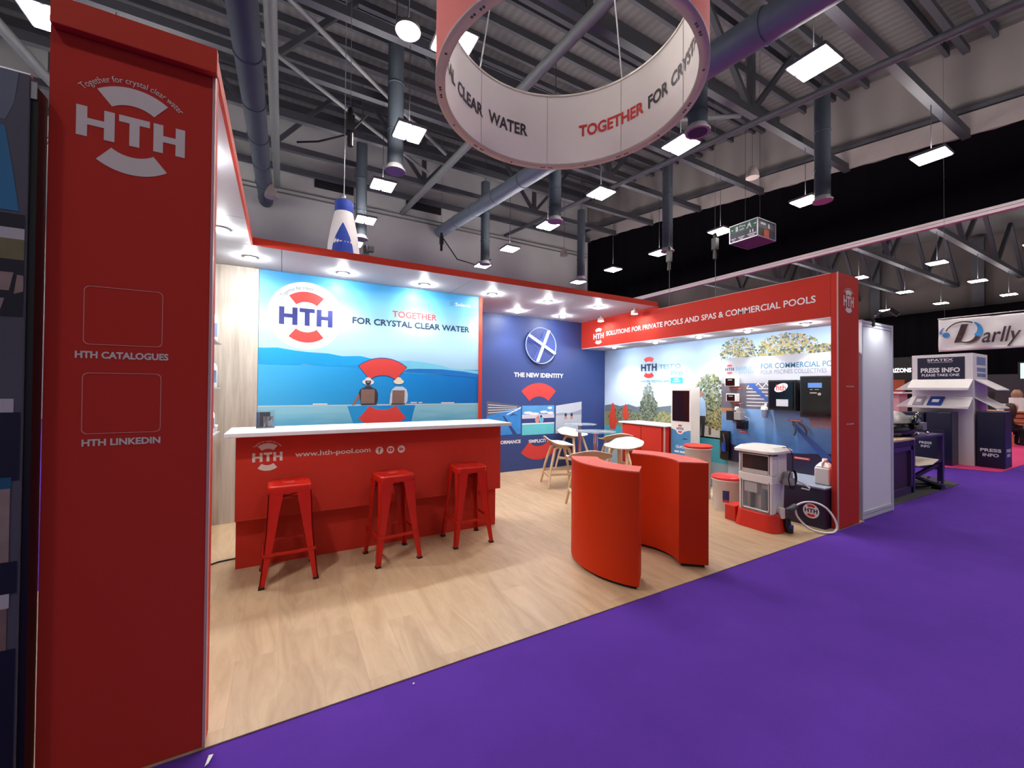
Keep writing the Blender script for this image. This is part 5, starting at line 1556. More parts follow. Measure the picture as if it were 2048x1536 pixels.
def neighbour_display():
    t = thing('display_cabinet', 'dark purple-brown display cabinet right of the white partition', 'cabinet', (7.2, 2.6, 0))
    mb = MB(mat('dark_brown_panel', (52, 26, 36), 0.4, var=0.08)); mb.box(6.5, 2.22, 0.02, 7.58, 3.0, 0.68); mb.build('body', t)
    mb = MB(mat('dark_purple_frame', (58, 40, 92), 0.35, var=0.08))
    mb.box(6.5, 2.19, 0.006, 7.60, 2.22, 0.10); mb.box(6.5, 2.19, 0.60, 7.60, 2.22, 0.66); mb.box(7.55, 2.19, 0.006, 7.60, 2.22, 0.72); mb.build('frame', t)
    mb = MB(mat('dark_drawer', (34, 26, 44), 0.3, var=0.1)); mb.box(6.5, 2.195, 0.665, 7.55, 2.22, 0.74); mb.build('drawer', t)
    mb = MB(mat('tan_top', (206, 176, 148), 0.45, var=0.08)); mb.box(6.45, 2.17, 0.742, 7.62, 3.0, 0.765); mb.build('top', t)
    r = thing('pool_cleaner', 'big glossy black machine with silver dome on the dark cabinet beside the partition', 'pool cleaner', (7.75, 2.6, 0.765))
    mb = MB(BLACKG)
    mb.sm = True
    mb.lathe([(0.0, 0.0), (0.42, 0.0), (0.50, 0.05), (0.48, 0.14), (0.40, 0.20), (0.2, 0.24), (0.0, 0.25)], (7.78, 2.62, 0.768), 32, 1.55, 0.75); mb.build('body', r)
    mb = MB(mat('silver_shell', (170, 166, 164), 0.3, metal=0.4, var=0.05)); mb.lathe([(0.40, 0.0), (0.36, 0.08), (0.26, 0.15), (0.0, 0.18)], (7.78, 2.58, 0.955), 32, 1.25, 0.75); mb.build('dome', r)
    mb = MB(BLACKG); mb.tube([(7.85, 2.27, 0.93), (7.93, 2.25, 1.04), (8.10, 2.27, 1.08), (8.26, 2.31, 1.03), (8.34, 2.36, 0.92)], 0.03, 10); mb.build('handle', r)
    mb = MB(mat('grey_gloss', (140, 140, 144), 0.2, var=0.05)); mb.lathe([(0.09, 0), (0.10, 0.04), (0.06, 0.1)], (8.08, 2.34, 0.95), 18); mb.build('cap', r); mb = MB(MATS['grey_gloss']); mb.box(8.40, 2.30, 0.82, 8.55, 2.42, 0.94); mb.build('end_cap', r, bevel=0.01)
    mb = MB(CHROME)
    for x, y in ((8.30, 2.23), (7.9, 2.22)): mb.lathe([(0.0, 0.0), (0.035, 0.02), (0.0, 0.04)], (x, y, 0.78), 14)
    mb.build('fitting', r)
    d = thing('open_table', 'low dark purple frame table with a white cloth on its lower shelf', 'table', (8.2, 2.5, 0))
    P = MATS['dark_purple_frame']
    for x, y in ((7.66, 2.22), (8.80, 2.22), (7.66, 2.95), (8.80, 2.95)):
        mb = MB(P); mb.box(x - 0.03, y - 0.03, 0.006, x + 0.03, y + 0.03, 0.735); mb.build('leg', d)
    mb = MB(P); mb.box(7.63, 2.19, 0.735, 8.83, 2.98, 0.765); mb.build('top', d)
    mb = MB(P); mb.box(7.66, 2.2, 0.34, 8.80, 2.96, 0.37); mb.build('shelf', d)
    mb = MB(P); mb.bar((8.05, 2.4, 0.08), (8.78, 2.24, 0.30), 0.04, 0.05); mb.build('brace', d)
    c = MB(mat('cream_cloth', (232, 216, 200), 0.8, var=0.05)); c.add([(7.70, 2.16, 0.375), (8.10, 2.12, 0.372), (8.74, 2.22, 0.375), (8.66, 2.6, 0.40), (7.75, 2.7, 0.43), (8.3, 2.35, 0.405)], [(0, 1, 5), (1, 2, 5), (2, 3, 5), (3, 4, 5), (4, 0, 5)])
    tag(c.build('folded_cloth', solid=(0.008, 0)), 'folded cream cloth lying on the shelf of the low purple table', 'cloth')
    p = thing('black_tubing', 'black tubes and chrome fittings on the grey mat under the low purple table', 'tubing', (8.0, 2.3, 0.006))
    mb = MB(BLACKG)
    mb.tube([(7.68, 2.25, 0.24), (7.9, 2.22, 0.18), (8.2, 2.16, 0.08), (8.42, 2.12, 0.04)], 0.028, 10); mb.tube([(7.68, 2.3, 0.10), (7.9, 2.25, 0.06), (8.25, 2.2, 0.05)], 0.03, 10); mb.box(8.18, 2.06, 0.006, 8.36, 2.16, 0.05); mb.build('tube', p)
    mb = MB(CHROME); mb.lathe([(0.02, 0), (0.02, 0.03)], (8.02, 2.14, 0.17), 12); mb.lathe([(0.02, 0), (0.02, 0.03)], (8.26, 2.1, 0.09), 12); mb.build('fitting', p)
neighbour_display()

# ---------------------------------------------------------------- press information stand
def press_stand():
    X, Y0, Y1 = 11.4, 2.43, 3.29
    t = thing('press_stand', 'white press information tower with navy sign and sloping shelves', 'information stand', (11.85, 2.86, 0))
    PW = mat('press_white', (240, 234, 232), 0.5, var=0.02)
    mb = MB(PW); mb.box(X, Y0, 0.006, X + 0.92, Y1, 2.15); mb.build('tower', t, bevel=0.004)
    fr = FX(X)
    mb = MB(NAVYD); mb.rect(fr, -3.205, 1.655, -2.535, 2.09, 0.002); mb.build('sign_panel', t)
    mb = MB(WHITEPR)
    text(mb, fr, 'SPATEX', -3.06, 2.015, -2.69, 2.065, 0.004, 0.02)
    text(mb, fr, 'PRESS INFO', -3.155, 1.79, -2.60, 1.885, 0.004, 0.035)
    text(mb, fr, 'PLEASE TAKE ONE', -3.14, 1.715, -2.61, 1.765, 0.004, 0.02)
    mb.rect(fr, -3.05, 1.99, -2.70, 1.996, 0.004)
    mb.build('lettering', t)
    fy = FY(Y0)
    mb = MB(mat('press_side_print', (120, 136, 176), 0.5, var=0.15, vscale=8)); mb.rect(fy, X + 0.22, 1.93, X + 0.78, 2.09, 0.002); mb.rect(fy, X + 0.24, 1.80, X + 0.78, 1.88, 0.002); mb.rect(fy, X + 0.24, 1.70, X + 0.78, 1.77, 0.002); mb.build('side_print', t)
    # sloping shelves on both visible faces
    for z, zl in ((1.635, 1.44), (1.29, 1.09)):
        mb = MB(PW)
        mb.frustum([(X - 0.30, Y0 - 0.0, zl), (X, Y0, z), (X, Y1, z), (X - 0.30, Y1, zl)], [(X - 0.30, Y0, zl + 0.02), (X, Y0, z + 0.02), (X, Y1, z + 0.02), (X - 0.30, Y1, zl + 0.02)])
        mb.box(X - 0.305, Y0, zl - 0.0, X - 0.295, Y1, zl + 0.045); mb.build('shelf', t)
        mb = MB(PW)
        mb.frustum([(X + 0.08, Y0 - 0.28, zl), (X + 0.92, Y0 - 0.28, zl), (X + 0.92, Y0, z), (X + 0.08, Y0, z)], [(X + 0.08, Y0 - 0.28, zl + 0.02), (X + 0.92, Y0 - 0.28, zl + 0.02), (X + 0.92, Y0, z + 0.02), (X + 0.08, Y0, z + 0.02)]); mb.build('shelf', t)
        mb = MB(PW)
        mb.frustum([(X + 0.02, Y1, zl), (X + 0.90, Y1, zl), (X + 0.90, Y1 + 0.01, zl), (X + 0.02, Y1 + 0.28, zl)], [(X + 0.02, Y1, z), (X + 0.90, Y1, z), (X + 0.90, Y1 + 0.01, z), (X + 0.02, Y1 + 0.02, z)]); mb.build('side_shelf', t)
    # leaflets
    for y, w, m, lb in ((2.90, 0.20, BLUEPL, 'blue leaflets on the lower sloping shelf of the press tower'), (3.14, 0.14, mat('leaflet_pale', (170, 160, 176), 0.6, var=0.1), 'pale leaflets at the far end of the lower sloping press shelf')):
        mb = MB(m)
        mb.frustum([(X - 0.27, y - w / 2, 1.135), (X - 0.03, y - w / 2, 1.295), (X - 0.03, y + w / 2, 1.295), (X - 0.27, y + w / 2, 1.135)], [(X - 0.275, y - w / 2, 1.155), (X - 0.035, y - w / 2, 1.315), (X - 0.035, y + w / 2, 1.315), (X - 0.275, y + w / 2, 1.155)])
        mb.use(WHITEPR)
        mb.frustum([(X - 0.20, y - w / 4, 1.204), (X - 0.12, y - w / 4, 1.258), (X - 0.12, y + w / 4, 1.258), (X - 0.20, y + w / 4, 1.204)], [(X - 0.2005, y - w / 4, 1.2065), (X - 0.1205, y - w / 4, 1.2605), (X - 0.1205, y + w / 4, 1.2605), (X - 0.2005, y + w / 4, 1.2065)])
        tag(mb.build('leaflet_stack'), lb, 'leaflets', 'leaflets on the press tower')
    # navy collection boxes
    def bin_(x0, y0, x1, y1, h, label, side):
        b = thing('press_box', label, 'box', ((x0 + x1) / 2, (y0 + y1) / 2, 0), 0, 'navy press boxes')
        mb = MB(NAVYD); mb.box(x0, y0, 0.006, x1, y1, h); mb.build('body', b, bevel=0.015)
        f2 = FX(x0) if side == 'x' else FY(y0)
        c = -(y0 + y1) / 2 if side == 'x' else (x0 + x1) / 2
        mb = MB(WHITEPR); return b, f2, c, mb
    b, f2, c, mb = bin_(11.0, 2.62, 11.38, 2.98, 1.02, 'tall navy box with small white print under the press shelf', 'x')
    mb.rect(f2, c - 0.08, 0.62, c + 0.08, 0.66, 0.002); mb.rect(f2, c - 0.07, 0.56, c + 0.07, 0.61, 0.002); mb.rect(f2, c - 0.06, 0.50, c + 0.06, 0.54, 0.002); mb.build('lettering', b)
    b, f2, c, mb = bin_(11.0, 3.0, 11.38, 3.40, 1.0, 'tall navy box farther back under the press shelf', 'x')
    text(mb, f2, 'PRESS', c - 0.10, 0.36, c + 0.10, 0.41, 0.002, 0.03); text(mb, f2, 'INFO', c - 0.08, 0.29, c + 0.08, 0.34, 0.002, 0.03); mb.build('lettering', b)
    b, f2, c, mb = bin_(11.44, 2.05, 11.90, 2.40, 1.05, 'tall navy press box at the front right corner of the press tower', 'x')
    text(mb, f2, 'PRESS', c - 0.13, 0.30, c + 0.13, 0.36, 0.002, 0.03); text(mb, f2, 'INFO', c - 0.10, 0.21, c + 0.10, 0.27, 0.002, 0.03)
    f3 = FY(2.05); text(mb, f3, 'PRESS', 11.52, 0.30, 11.82, 0.36, 0.002, 0.03); text(mb, f3, 'INFO', 11.56, 0.21, 11.78, 0.27, 0.002, 0.03)
    mb.build('lettering', b)
    # purple table sign seen through the frame table
    s = thing('press_sign', 'small navy sign reading press info seen through the low purple table', 'sign', (10.3, 2.75, 0))
    mb = MB(NAVYD); mb.box(10.30, 2.56, 0.006, 10.36, 3.02, 0.72); mb.build('board', s)
    mb = MB(WHITEPR); text(mb, FX(10.30), 'PRESS', -2.88, 0.45, -2.71, 0.495, 0.002, 0.03); text(mb, FX(10.30), 'INFO', -2.855, 0.385, -2.735, 0.43, 0.002, 0.03); mb.build('lettering', s)
press_stand()

def banner():
    t = thing('hanging_banner', 'white hanging cloth banner with blue swirl lettering above the press tower', 'banner', (13, 2.0, 3.0))
    top0, bot0 = 3.045, 2.315
    def sur(u, v, o=0.0):
        # u = -Y, v = height; soft folds hanging from the top left corner
        k = max(0, min(1, (top0 - v) / (top0 - bot0)))
        d = (u + 3.3)
        fold = 0.014 * math.sin(9.0 * d + 7.0 * k) * (0.4 + k) + 0.009 * math.sin(17 * d - 9 * k)
        sag = -0.05 * math.sin(PI * min(1, d / 2.6))
        return (13.0 + fold - o, -u, v + sag * (1 - k) * 0.6)
    nu, nv = 60, 14
    U0, U1 = -3.30, -0.7
    v = [sur(U0 + (U1 - U0) * i / nu, bot0 + (top0 - bot0) * j / nv) for j in range(nv + 1) for i in range(nu + 1)]
    mb = MB(CLOTHW); mb.sm = True
    mb.add(v, [(j * (nu + 1) + i, j * (nu + 1) + i + 1, (j + 1) * (nu + 1) + i + 1, (j + 1) * (nu + 1) + i) for j in range(nv) for i in range(nu)])
    mb.build('cloth', t, solid=(0.004, 0))
    ink = mat('banner_dark_ink', (60, 40, 44), 0.7, var=0.05); blu = mat('banner_blue_ink', (52, 130, 190), 0.7, var=0.05)
    mb = MB(ink)
    tv, tf = text_geo('arlly', 0.01)
    xs = [p[0] for p in tv]; ys = [p[1] for p in tv]
    w, h0, h1 = max(xs) - min(xs), min(ys), max(ys)
    mb.add([sur(-2.66 + (x - min(xs)) / w * 0.50 + 0.08 * (y - h0) / (h1 - h0), 2.36 + (y - h0) / (h1 - h0) * 0.43, 0.035) for x, y in tv], tf)
    for i in range(8):
        z0, z1 = 2.50 + 0.05 * i, 2.55 + 0.05 * i
        s0, s1 = 0.12 * i / 8, 0.12 * (i + 1) / 8
        mb.flat(sur, [(-3.05 + s0, z0), (-2.95 + s0, z0), (-2.95 + s1, z1), (-3.05 + s1, z1)], 0.03)
    def arc(m, cu, cv, ru, rv, a0, a1, w0, w1, n=26):
        mb.use(m)
        for i in range(n):
            A, B = a0 + (a1 - a0) * i / n, a0 + (a1 - a0) * (i + 1) / n
            wa, wb = w0 + (w1 - w0) * i / n, w0 + (w1 - w0) * (i + 1) / n
            mb.flat(sur, [(cu + ru * math.cos(A), cv + rv * math.sin(A)), (cu + ru * math.cos(B), cv + rv * math.sin(B)), (cu + (ru - wb) * math.cos(B), cv + (rv - wb) * math.sin(B)), (cu + (ru - wa) * math.cos(A), cv + (rv - wa) * math.sin(A))], 0.033)
    arc(ink, -2.90, 2.72, 0.28, 0.25, math.radians(170), math.radians(60), 0.02, 0.03)
    arc(blu, -2.84, 2.72, 0.22, 0.25, math.radians(62), math.radians(-30), 0.03, 0.12)
    arc(ink, -2.84, 2.72, 0.22, 0.25, math.radians(-30), math.radians(-120), 0.09, 0.02)
    mb.use(blu).ell(sur, -3.17, 2.68, 0.06, 0.06, 0.013)
    arc(blu, -2.98, 2.72, 0.30, 0.20, math.radians(185), math.radians(140), 0.05, 0.02)
    mb.build('lettering', t)
    mb = MB(ALU); mb.tube([(13.0, 3.31, 3.06), (13.0, 0.6, 3.06)], 0.012, 8); mb.build('top_rod', t)
    mb = MB(STEELD)
    for y in (3.2, 1.6): mb.tube([(13.0, y, 3.06), (13.0, y, 12.88 + 0.14 * y)], 0.003, 6)
    mb.build('wire', t)
banner()

def exit_sign():
    x0, x1, y0, y1, z0, z1 = 14.0, 15.1, 7.92, 8.90, 6.69, 7.29
    t = thing('exit_sign_box', 'hanging box sign with green exit panel and dark direction panels', 'direction sign', (14.5, 8.4, z0))
    mb = MB(BLACK); mb.box(x0 + 0.01, y0 + 0.01, z0 + 0.02, x1 - 0.01, y1 - 0.01, z1 - 0.01); mb.build('core', t)
    mb = MB(ALU)
    for x in (x0, x1):
        for y in (y0, y1): mb.bar((x, y, z0), (x, y, z1), 0.03, 0.03)
    for z in (z0, z1):
        for p, q in (((x0, y0), (x1, y0)), ((x1, y0), (x1, y1)), ((x1, y1), (x0, y1)), ((x0, y1), (x0, y0))): mb.bar((p[0], p[1], z), (q[0], q[1], z), 0.03, 0.03)
    mb.build('frame', t)
    mb = MB(GREYD); mb.box(x0 + 0.02, y0 + 0.02, z0 + 0.005, x1 - 0.02, y1 - 0.02, z0 + 0.019); mb.build('bottom_plate', t)
    fr = FX(x0 + 0.01)
    mb = MB(GREENS); mb.rect(fr, -8.885, 7.0, -7.935, 7.275, 0.004); mb.build('green_panel', t)
    mb = MB(mat('sign_navy', (28, 28, 66), 0.4, var=0.03)); mb.rect(fr, -8.885, 6.71, -8.66, 6.98, 0.004); mb.rect(fr, -8.635, 6.71, -8.33, 6.98, 0.004); mb.rect(fr, -8.31, 6.71, -7.935, 6.98, 0.004); mb.build('dark_panel', t)
    W = mat('sign_white', (210, 218, 214), 0.4, var=0.0)
    mb = MB(W)
    def arrow(fr, cu, cv, s, d, off):
        mb.rect(fr, cu - s * 0.6, cv - s * 0.18, cu + s * 0.6, cv + s * 0.18, off)
        mb.flat(fr, [(cu + d * s, cv), (cu + d * s * 0.2, cv + s * 0.6), (cu + d * s * 0.2, cv - s * 0.6)], off)
    arrow(fr, -8.80, 7.13, 0.06, -1, 0.006); arrow(fr, -8.02, 7.14, 0.06, 1, 0.006)
    mb.rect(fr, -8.69, 7.05, -8.60, 7.22, 0.006)
    text(mb, fr, 'Fire', -8.55, 7.15, -8.34, 7.23, 0.006, 0.02); text(mb, fr, 'exit', -8.55, 7.05, -8.38, 7.12, 0.006, 0.02)
    mb.ell(fr, -8.20, 7.225, 0.02, 0.02, 0.006); mb.flat(fr, [(-8.27, 7.19), (-8.17, 7.2), (-8.15, 7.12), (-8.24, 7.12)], 0.006); mb.flat(fr, [(-8.26, 7.12), (-8.22, 7.12), (-8.28, 7.04), (-8.31, 7.05)], 0.006); mb.flat(fr, [(-8.20, 7.12), (-8.16, 7.12), (-8.12, 7.06), (-8.15, 7.05)], 0.006)
    for u in (-8.17, -8.08): mb.rect(fr, u - 0.02, 6.86, u + 0.02, 6.93, 0.006); mb.ell(fr, u, 6.95, 0.018, 0.018, 0.006)
    for u0, u1 in ((-8.86, -8.68), (-8.6, -8.37), (-8.27, -7.97)): mb.rect(fr, u0, 6.80, u1, 6.83, 0.006); mb.rect(fr, u0 + 0.05, 6.74, u1 - 0.05, 6.77, 0.006)
    mb.build('symbols', t)
    fy = FY(y0 + 0.01)
    mb = MB(mat('sign_slate', (66, 70, 82), 0.4, var=0.05)); mb.rect(fy, x0 + 0.02, 7.0, x1 - 0.02, 7.275, 0.004); mb.use(ORANGES).rect(fy, x0 + 0.40, 6.71, x0 + 0.72, 6.98, 0.004); mb.use(MATS['sign_navy']).rect(fy, x0 + 0.75, 6.71, x1 - 0.02, 6.98, 0.004); mb.use(W).rect(fy, x0 + 0.2, 7.12, x0 + 0.5, 7.2, 0.006); mb.rect(fy, x0 + 0.65, 7.05, x0 + 0.75, 7.2, 0.006); mb.build('front_panel', t)
    mb = MB(STEELD)
    for x in (x0 + 0.1, x1 - 0.1): mb.tube([(x, 8.4, z1), (x, 8.4, 14.07)], 0.008, 6)
    mb.build('wire', t)
exit_sign()

def bottle_balloon():
    c = (1.42, 12.0, 3.4)
    t = thing('bottle_balloon', 'hanging giant white bottle with blue cap above the back of the stand', 'hanging decoration', c)
    mb = MB(CLOTHW); mb.lathe([(0.40, 0.0), (0.42, 0.2), (0.42, 1.5), (0.40, 1.9), (0.34, 2.3), (0.27, 2.65), (0.235, 2.80)], c, 36); mb.build('body', t)
    mb = MB(BLUECL); mb.lathe([(0.235, 2.79), (0.24, 3.08), (0.20, 3.12), (0.0, 3.12)], c, 32); mb.build('cap', t)
    def cy_fr(u, v, o=0.0):
        z = v
        r = 0.42
        for (za, ra), (zb, rb) in zip(((1.5, 0.42), (1.9, 0.40), (2.3, 0.34)), ((1.9, 0.40), (2.3, 0.34), (2.65, 0.27))):
            if za <= z <= zb: r = ra + (rb - ra) * (z - za) / (zb - za)
        a = -1.75 + u / 0.42
        return (c[0] + (r + 0.006 + o) * math.cos(a), c[1] + (r + 0.006 + o) * math.sin(a), c[2] + z)
    mb = MB(BLUECL)
    rows = [(1.0, 0.30), (1.5, 0.31), (1.8, 0.27), (2.05, 0.20), (2.25, 0.11), (2.42, 0.015)]
    for (za, wa), (zb, wb) in zip(rows[:-1], rows[1:]):
        for i in range(6):
            mb.flat(cy_fr, [(-wa + 2 * wa * i / 6, za), (-wa + 2 * wa * (i + 1) / 6, za), (-wb + 2 * wb * (i + 1) / 6, zb), (-wb + 2 * wb * i / 6, zb)], 0)
    mb.build('drop_print', t)
    mb = MB(ALU); mb.tube([(c[0], c[1], c[2] + 3.12), (c[0], c[1], 14.52)], 0.012, 6); mb.lathe([(0.05, 0), (0.06, 0.05), (0.02, 0.1)], (c[0], c[1], c[2] + 3.2), 12); mb.build('chain', t)
    t = thing('roof_camera', 'black lighting device hanging beside the giant white bottle', 'stage lamp', (2.05, 12.2, 5.3))
    mb = MB(BLACK); mb.box(1.93, 12.1, 5.05, 2.12, 12.3, 5.22); mb.lathe([(0.09, 0), (0.11, 0.12), (0.06, 0.2)], (2.05, 12.2, 5.28), 16); mb.box(2.1, 12.12, 5.32, 2.25, 12.26, 5.46); mb.build('body', t)
    mb = MB(ALU); mb.tube([(2.05, 12.2, 5.05), (2.9, 12.2, 4.95)], 0.03, 8); mb.tube([(2.05, 12.2, 5.01), (2.9, 12.2, 4.85)], 0.02, 8); mb.build('truss_tube', t)
bottle_balloon()

def hoist(x, y, z, label, drop=0.0, top=11.0):
    t = thing('chain_hoist', label, 'hoist', (x, y, z))
    mb = MB(BLACK); mb.box(x - 0.09, y - 0.09, z, x + 0.09, y + 0.09, z + 0.42); mb.lathe([(0.06, 0), (0.08, 0.1), (0.05, 0.2)], (x, y, z + 0.42), 12); mb.build('motor', t)
    mb = MB(BLACK); mb.cyl((x, y, z), 0.07, -0.35, 0.0, 12); mb.build('chain_bag', t)
    mb = MB(STEELG); mb.tube([(x, y, z + 0.6), (x, y, 12.86 + 0.14 * y)], 0.008, 6)
    if drop: mb.tube([(x + 0.02, y, z), (x + 0.02, y, z - drop)], 0.012, 6)
    mb.build('chain', t)
hoist(1.43, 11.0, 7.9, 'black chain hoist hanging above the giant white bottle')
hoist(7.4, 21.0, 9.2, 'small black hoist hanging before the grey back wall', top=12.0)
hoist(14.0, 11.55, 6.75, 'hoist with straps and long chain hanging above the lower end of the red fascia', drop=2.2, top=10.5)
hoist(14.0, 9.48, 6.65, 'hoist with long chain hanging before the black curtain left of the box sign', drop=2.3, top=10.5)

def bell(x, y, z, r, label):
    t = thing('bell_pendant', label, 'pendant lamp', (x, y, z), 0, 'old bell-shaped pendant lamps')
    mb = MB(mat('bell_shade_grey', (150, 140, 136), 0.4, var=0.05)); mb.lathe([(r, 0.0), (r * 0.92, r * 0.7), (r * 0.6, r * 1.5), (r * 0.35, r * 1.75), (r * 0.3, r * 2.0)], (x, y, z), 24); mb.build('shade', t)
    mb = MB(STEELD); mb.tube([(x, y, z + r * 2), (x, y, 12.92 + 0.14 * y)], 0.01, 6); mb.build('cord', t)
bell(17.3, 10.0, 10.45, 0.26, 'grey bell pendant high before the grey side cladding')
bell(-0.50, 20.0, 9.45, 0.26, 'grey bell pendant at the upper left before the back wall')
bell(14.85, 20.0, 9.55, 0.24, 'grey bell pendant before the back wall near the black curtain')

def wall_openings():
    for x, w, lb in ((6.4, 2.2, 'black louvre opening high on the grey back wall, middle one'), (1.4, 2.0, 'black louvre opening high on the grey back wall behind the giant bottle')):
        t = thing('wall_louvre', lb, 'louvre', (x, 24.55, 12.4))
        mb = MB(BLACK); mb.box(x, 24.5, 12.35, x + w, 24.599, 13.05); mb.build('frame', t)
        mb = MB(STEELD)
        for k in range(6): mb.bar((x + 0.05, 24.49, 12.42 + 0.11 * k), (x + w - 0.05, 24.49, 12.42 + 0.11 * k), 0.03, 0.015)
        mb.build('slats', t)
wall_openings()

def cable_loop():
    mb = MB(RUBBER)
    mb.tube([(0.3, 14.4, 9.1), (0.9, 14.3, 9.25), (1.7, 13.6, 9.35), (2.2, 13.2, 9.9)], 0.03, 8)
    tag(mb.build('roof_cable'), 'black cable sagging below the roof beams above the giant bottle', 'cable')
    mb = MB(RUBBER)
    mb.tube([(7.45, 21, 9.6), (8.4, 21.2, 8.6), (9.6, 21.3, 8.5), (10.6, 21.4, 9.0)], 0.03, 8)
    tag(mb.build('roof_cable'), 'black cable sagging from the small hoist before the back wall', 'cable')
cable_loop()

# ---------------------------------------------------------------- far stands
def far_stands():
    t = thing('lit_sign_board', 'row of bright white backlit letters on a dark far stand', 'lit sign', (25, 8.0, 2.3))
    mb = MB(BLACK); mb.box(25.02, 6.6, 0.006, 25.3, 10.2, 3.0); mb.build('board', t)
    mb = MB(mat('lit_letters', (240, 248, 255), emit=2.2)); text(mb, FX(25.02), 'BLUE HORIZONS', -8.75, 2.30, -7.24, 2.50, 0.01, 0.03); mb.build('lettering', t)
    mb = MB(mat('far_orange_wall', (150, 74, 34), 0.6, var=0.2)); mb.box(24.4, 7.3, 0.006, 24.5, 7.95, 1.95)
    tag(mb.build('orange_panel'), 'dim orange-brown panel of a far stand under the bright letters', 'panel')
    t = thing('far_counter', 'pale pink-grey counter of a far stand behind the press tower', 'counter', (15.5, 5.6, 0))
    mb = MB(mat('pale_pink_board', (196, 160, 164), 0.6, var=0.05)); mb.box(15.0, 4.6, 0.006, 15.6, 6.2, 1.35); mb.build('body', t)
    mb = MB(WHITE); mb.box(14.9, 4.5, 1.351, 15.7, 6.3, 1.40); mb.build('top', t)
    t = thing('wall_screen', 'pale bright screen on a dark far stand at the right edge', 'screen', (20, 3.0, 1.9))
    mb = MB(BLACK); mb.box(20.02, 2.1, 1.80, 20.12, 3.32, 2.36); mb.build('frame', t)
    mb = MB(mat('pale_screen', (196, 226, 218), emit=0.8)); mb.rect(FX(20.02), -3.27, 1.84, -2.15, 2.32, 0.004); mb.build('screen', t)
    mb = MB(BLACK); mb.cyl((20.10, 2.7, 0.0), 0.05, 0.006, 1.82, 12); mb.build('post', t)
    mb = MB(mat('far_stand_wall', (44, 48, 56), 0.7, var=0.1)); mb.box(24.0, 1.0, 0.006, 24.2, 5.4, 2.1)
    tag(mb.build('dark_stand_wall'), 'dark grey wall of a far stand at the right edge behind the wooden crates', 'stand wall')
    # wooden crates with paper rolls
    def crate(x, y, z, label):
        t = thing('wooden_crate', label, 'crate', (x, y, z), 0, 'wooden crates at the right edge')
        for k in range(3):
            mb = MB(CRATEW); mb.box(x - 0.34, y - 0.62, z + 0.02 + k * 0.13, x - 0.31, y + 0.62, z + 0.125 + k * 0.13); mb.build('slat', t)
        mb = MB(CRATEW); mb.box(x - 0.31, y - 0.62, z, x + 0.31, y + 0.62, z + 0.02); mb.box(x + 0.30, y - 0.62, z + 0.02, x + 0.33, y + 0.62, z + 0.40); mb.build('tray', t)
        for s in (-1, 1):
            mb = MB(CRATEW); mb.box(x - 0.35, y + s * 0.60 - 0.03, z, x - 0.34, y + s * 0.60 + 0.03, z + 0.41); mb.build('batten', t)
    crate(18.2, 3.05, 0.42, 'upper wooden slatted crate under the white rolls at the right edge')
    crate(18.25, 1.75, 0.42, 'wooden slatted crate partly cut off by the right edge')
    t = thing('wooden_bench', 'low wooden bench carrying the slatted crates at the right edge', 'bench', (18.2, 2.4, 0))
    mb = MB(CRATEW); mb.box(17.80, 1.0, 0.37, 18.60, 3.75, 0.42); mb.build('top', t)
    for y in (1.2, 2.4, 3.6):
        mb = MB(CRATEW); mb.box(17.85, y - 0.05, 0.006, 17.95, y + 0.05, 0.37); mb.build('leg', t)
    mb = MB(CRATEW); mb.box(17.8, 1.0, 0.84, 18.6, 3.75, 0.88)
    tag(mb.build('wooden_board'), 'long wooden board lying across the two slatted crates', 'board')
    for y, h, r, lb in ((3.30, 0.20, 0.10, 'short white paper roll, leftmost on the wooden board'), (3.02, 0.38, 0.15, 'taller white paper roll standing on the wooden board'), (2.62, 0.38, 0.15, 'white paper roll on the wooden board nearest the right edge')):
        t = thing('paper_roll', lb, 'paper roll', (18.1, y, 0.88), 0, 'white paper rolls')
        mb = MB(PAPER); mb.cyl((18.1, y, 0.88), r, 0.001, h, 24); mb.build('roll', t)
        mb = MB(CRATEW); mb.cyl((18.1, y, 0.88), r * 0.3, h - 0.002, h + 0.004, 14); mb.build('core', t)
    mb = MB(mat('amber_glass', (150, 110, 84), 0.3, var=0.3)); mb.lathe([(0.10, 0), (0.12, 0.08), (0.09, 0.16), (0.05, 0.22)], (18.1, 3.02, 1.266), 16)
    tag(mb.build('brown_jar'), 'small brown jar standing on the taller white paper roll', 'jar')
    t = thing('toilet_sign', 'small black sign with two white figures above the wooden crates', 'sign', (17.4, 3.5, 1.1))
    mb = MB(BLACK); mb.box(17.40, 3.30, 0.95, 17.43, 3.72, 1.42); mb.cyl((17.42, 3.5, 0.0), 0.03, 0.006, 0.95, 10); mb.build('board', t)
    mb = MB(WHITEPR)
    f = FX(17.40)
    for u in (-3.56, -3.44): mb.rect(f, u - 0.03, 1.08, u + 0.03, 1.22, 0.003); mb.ell(f, u, 1.26, 0.028, 0.028, 0.003)
    mb.build('symbols', t)
far_stands()

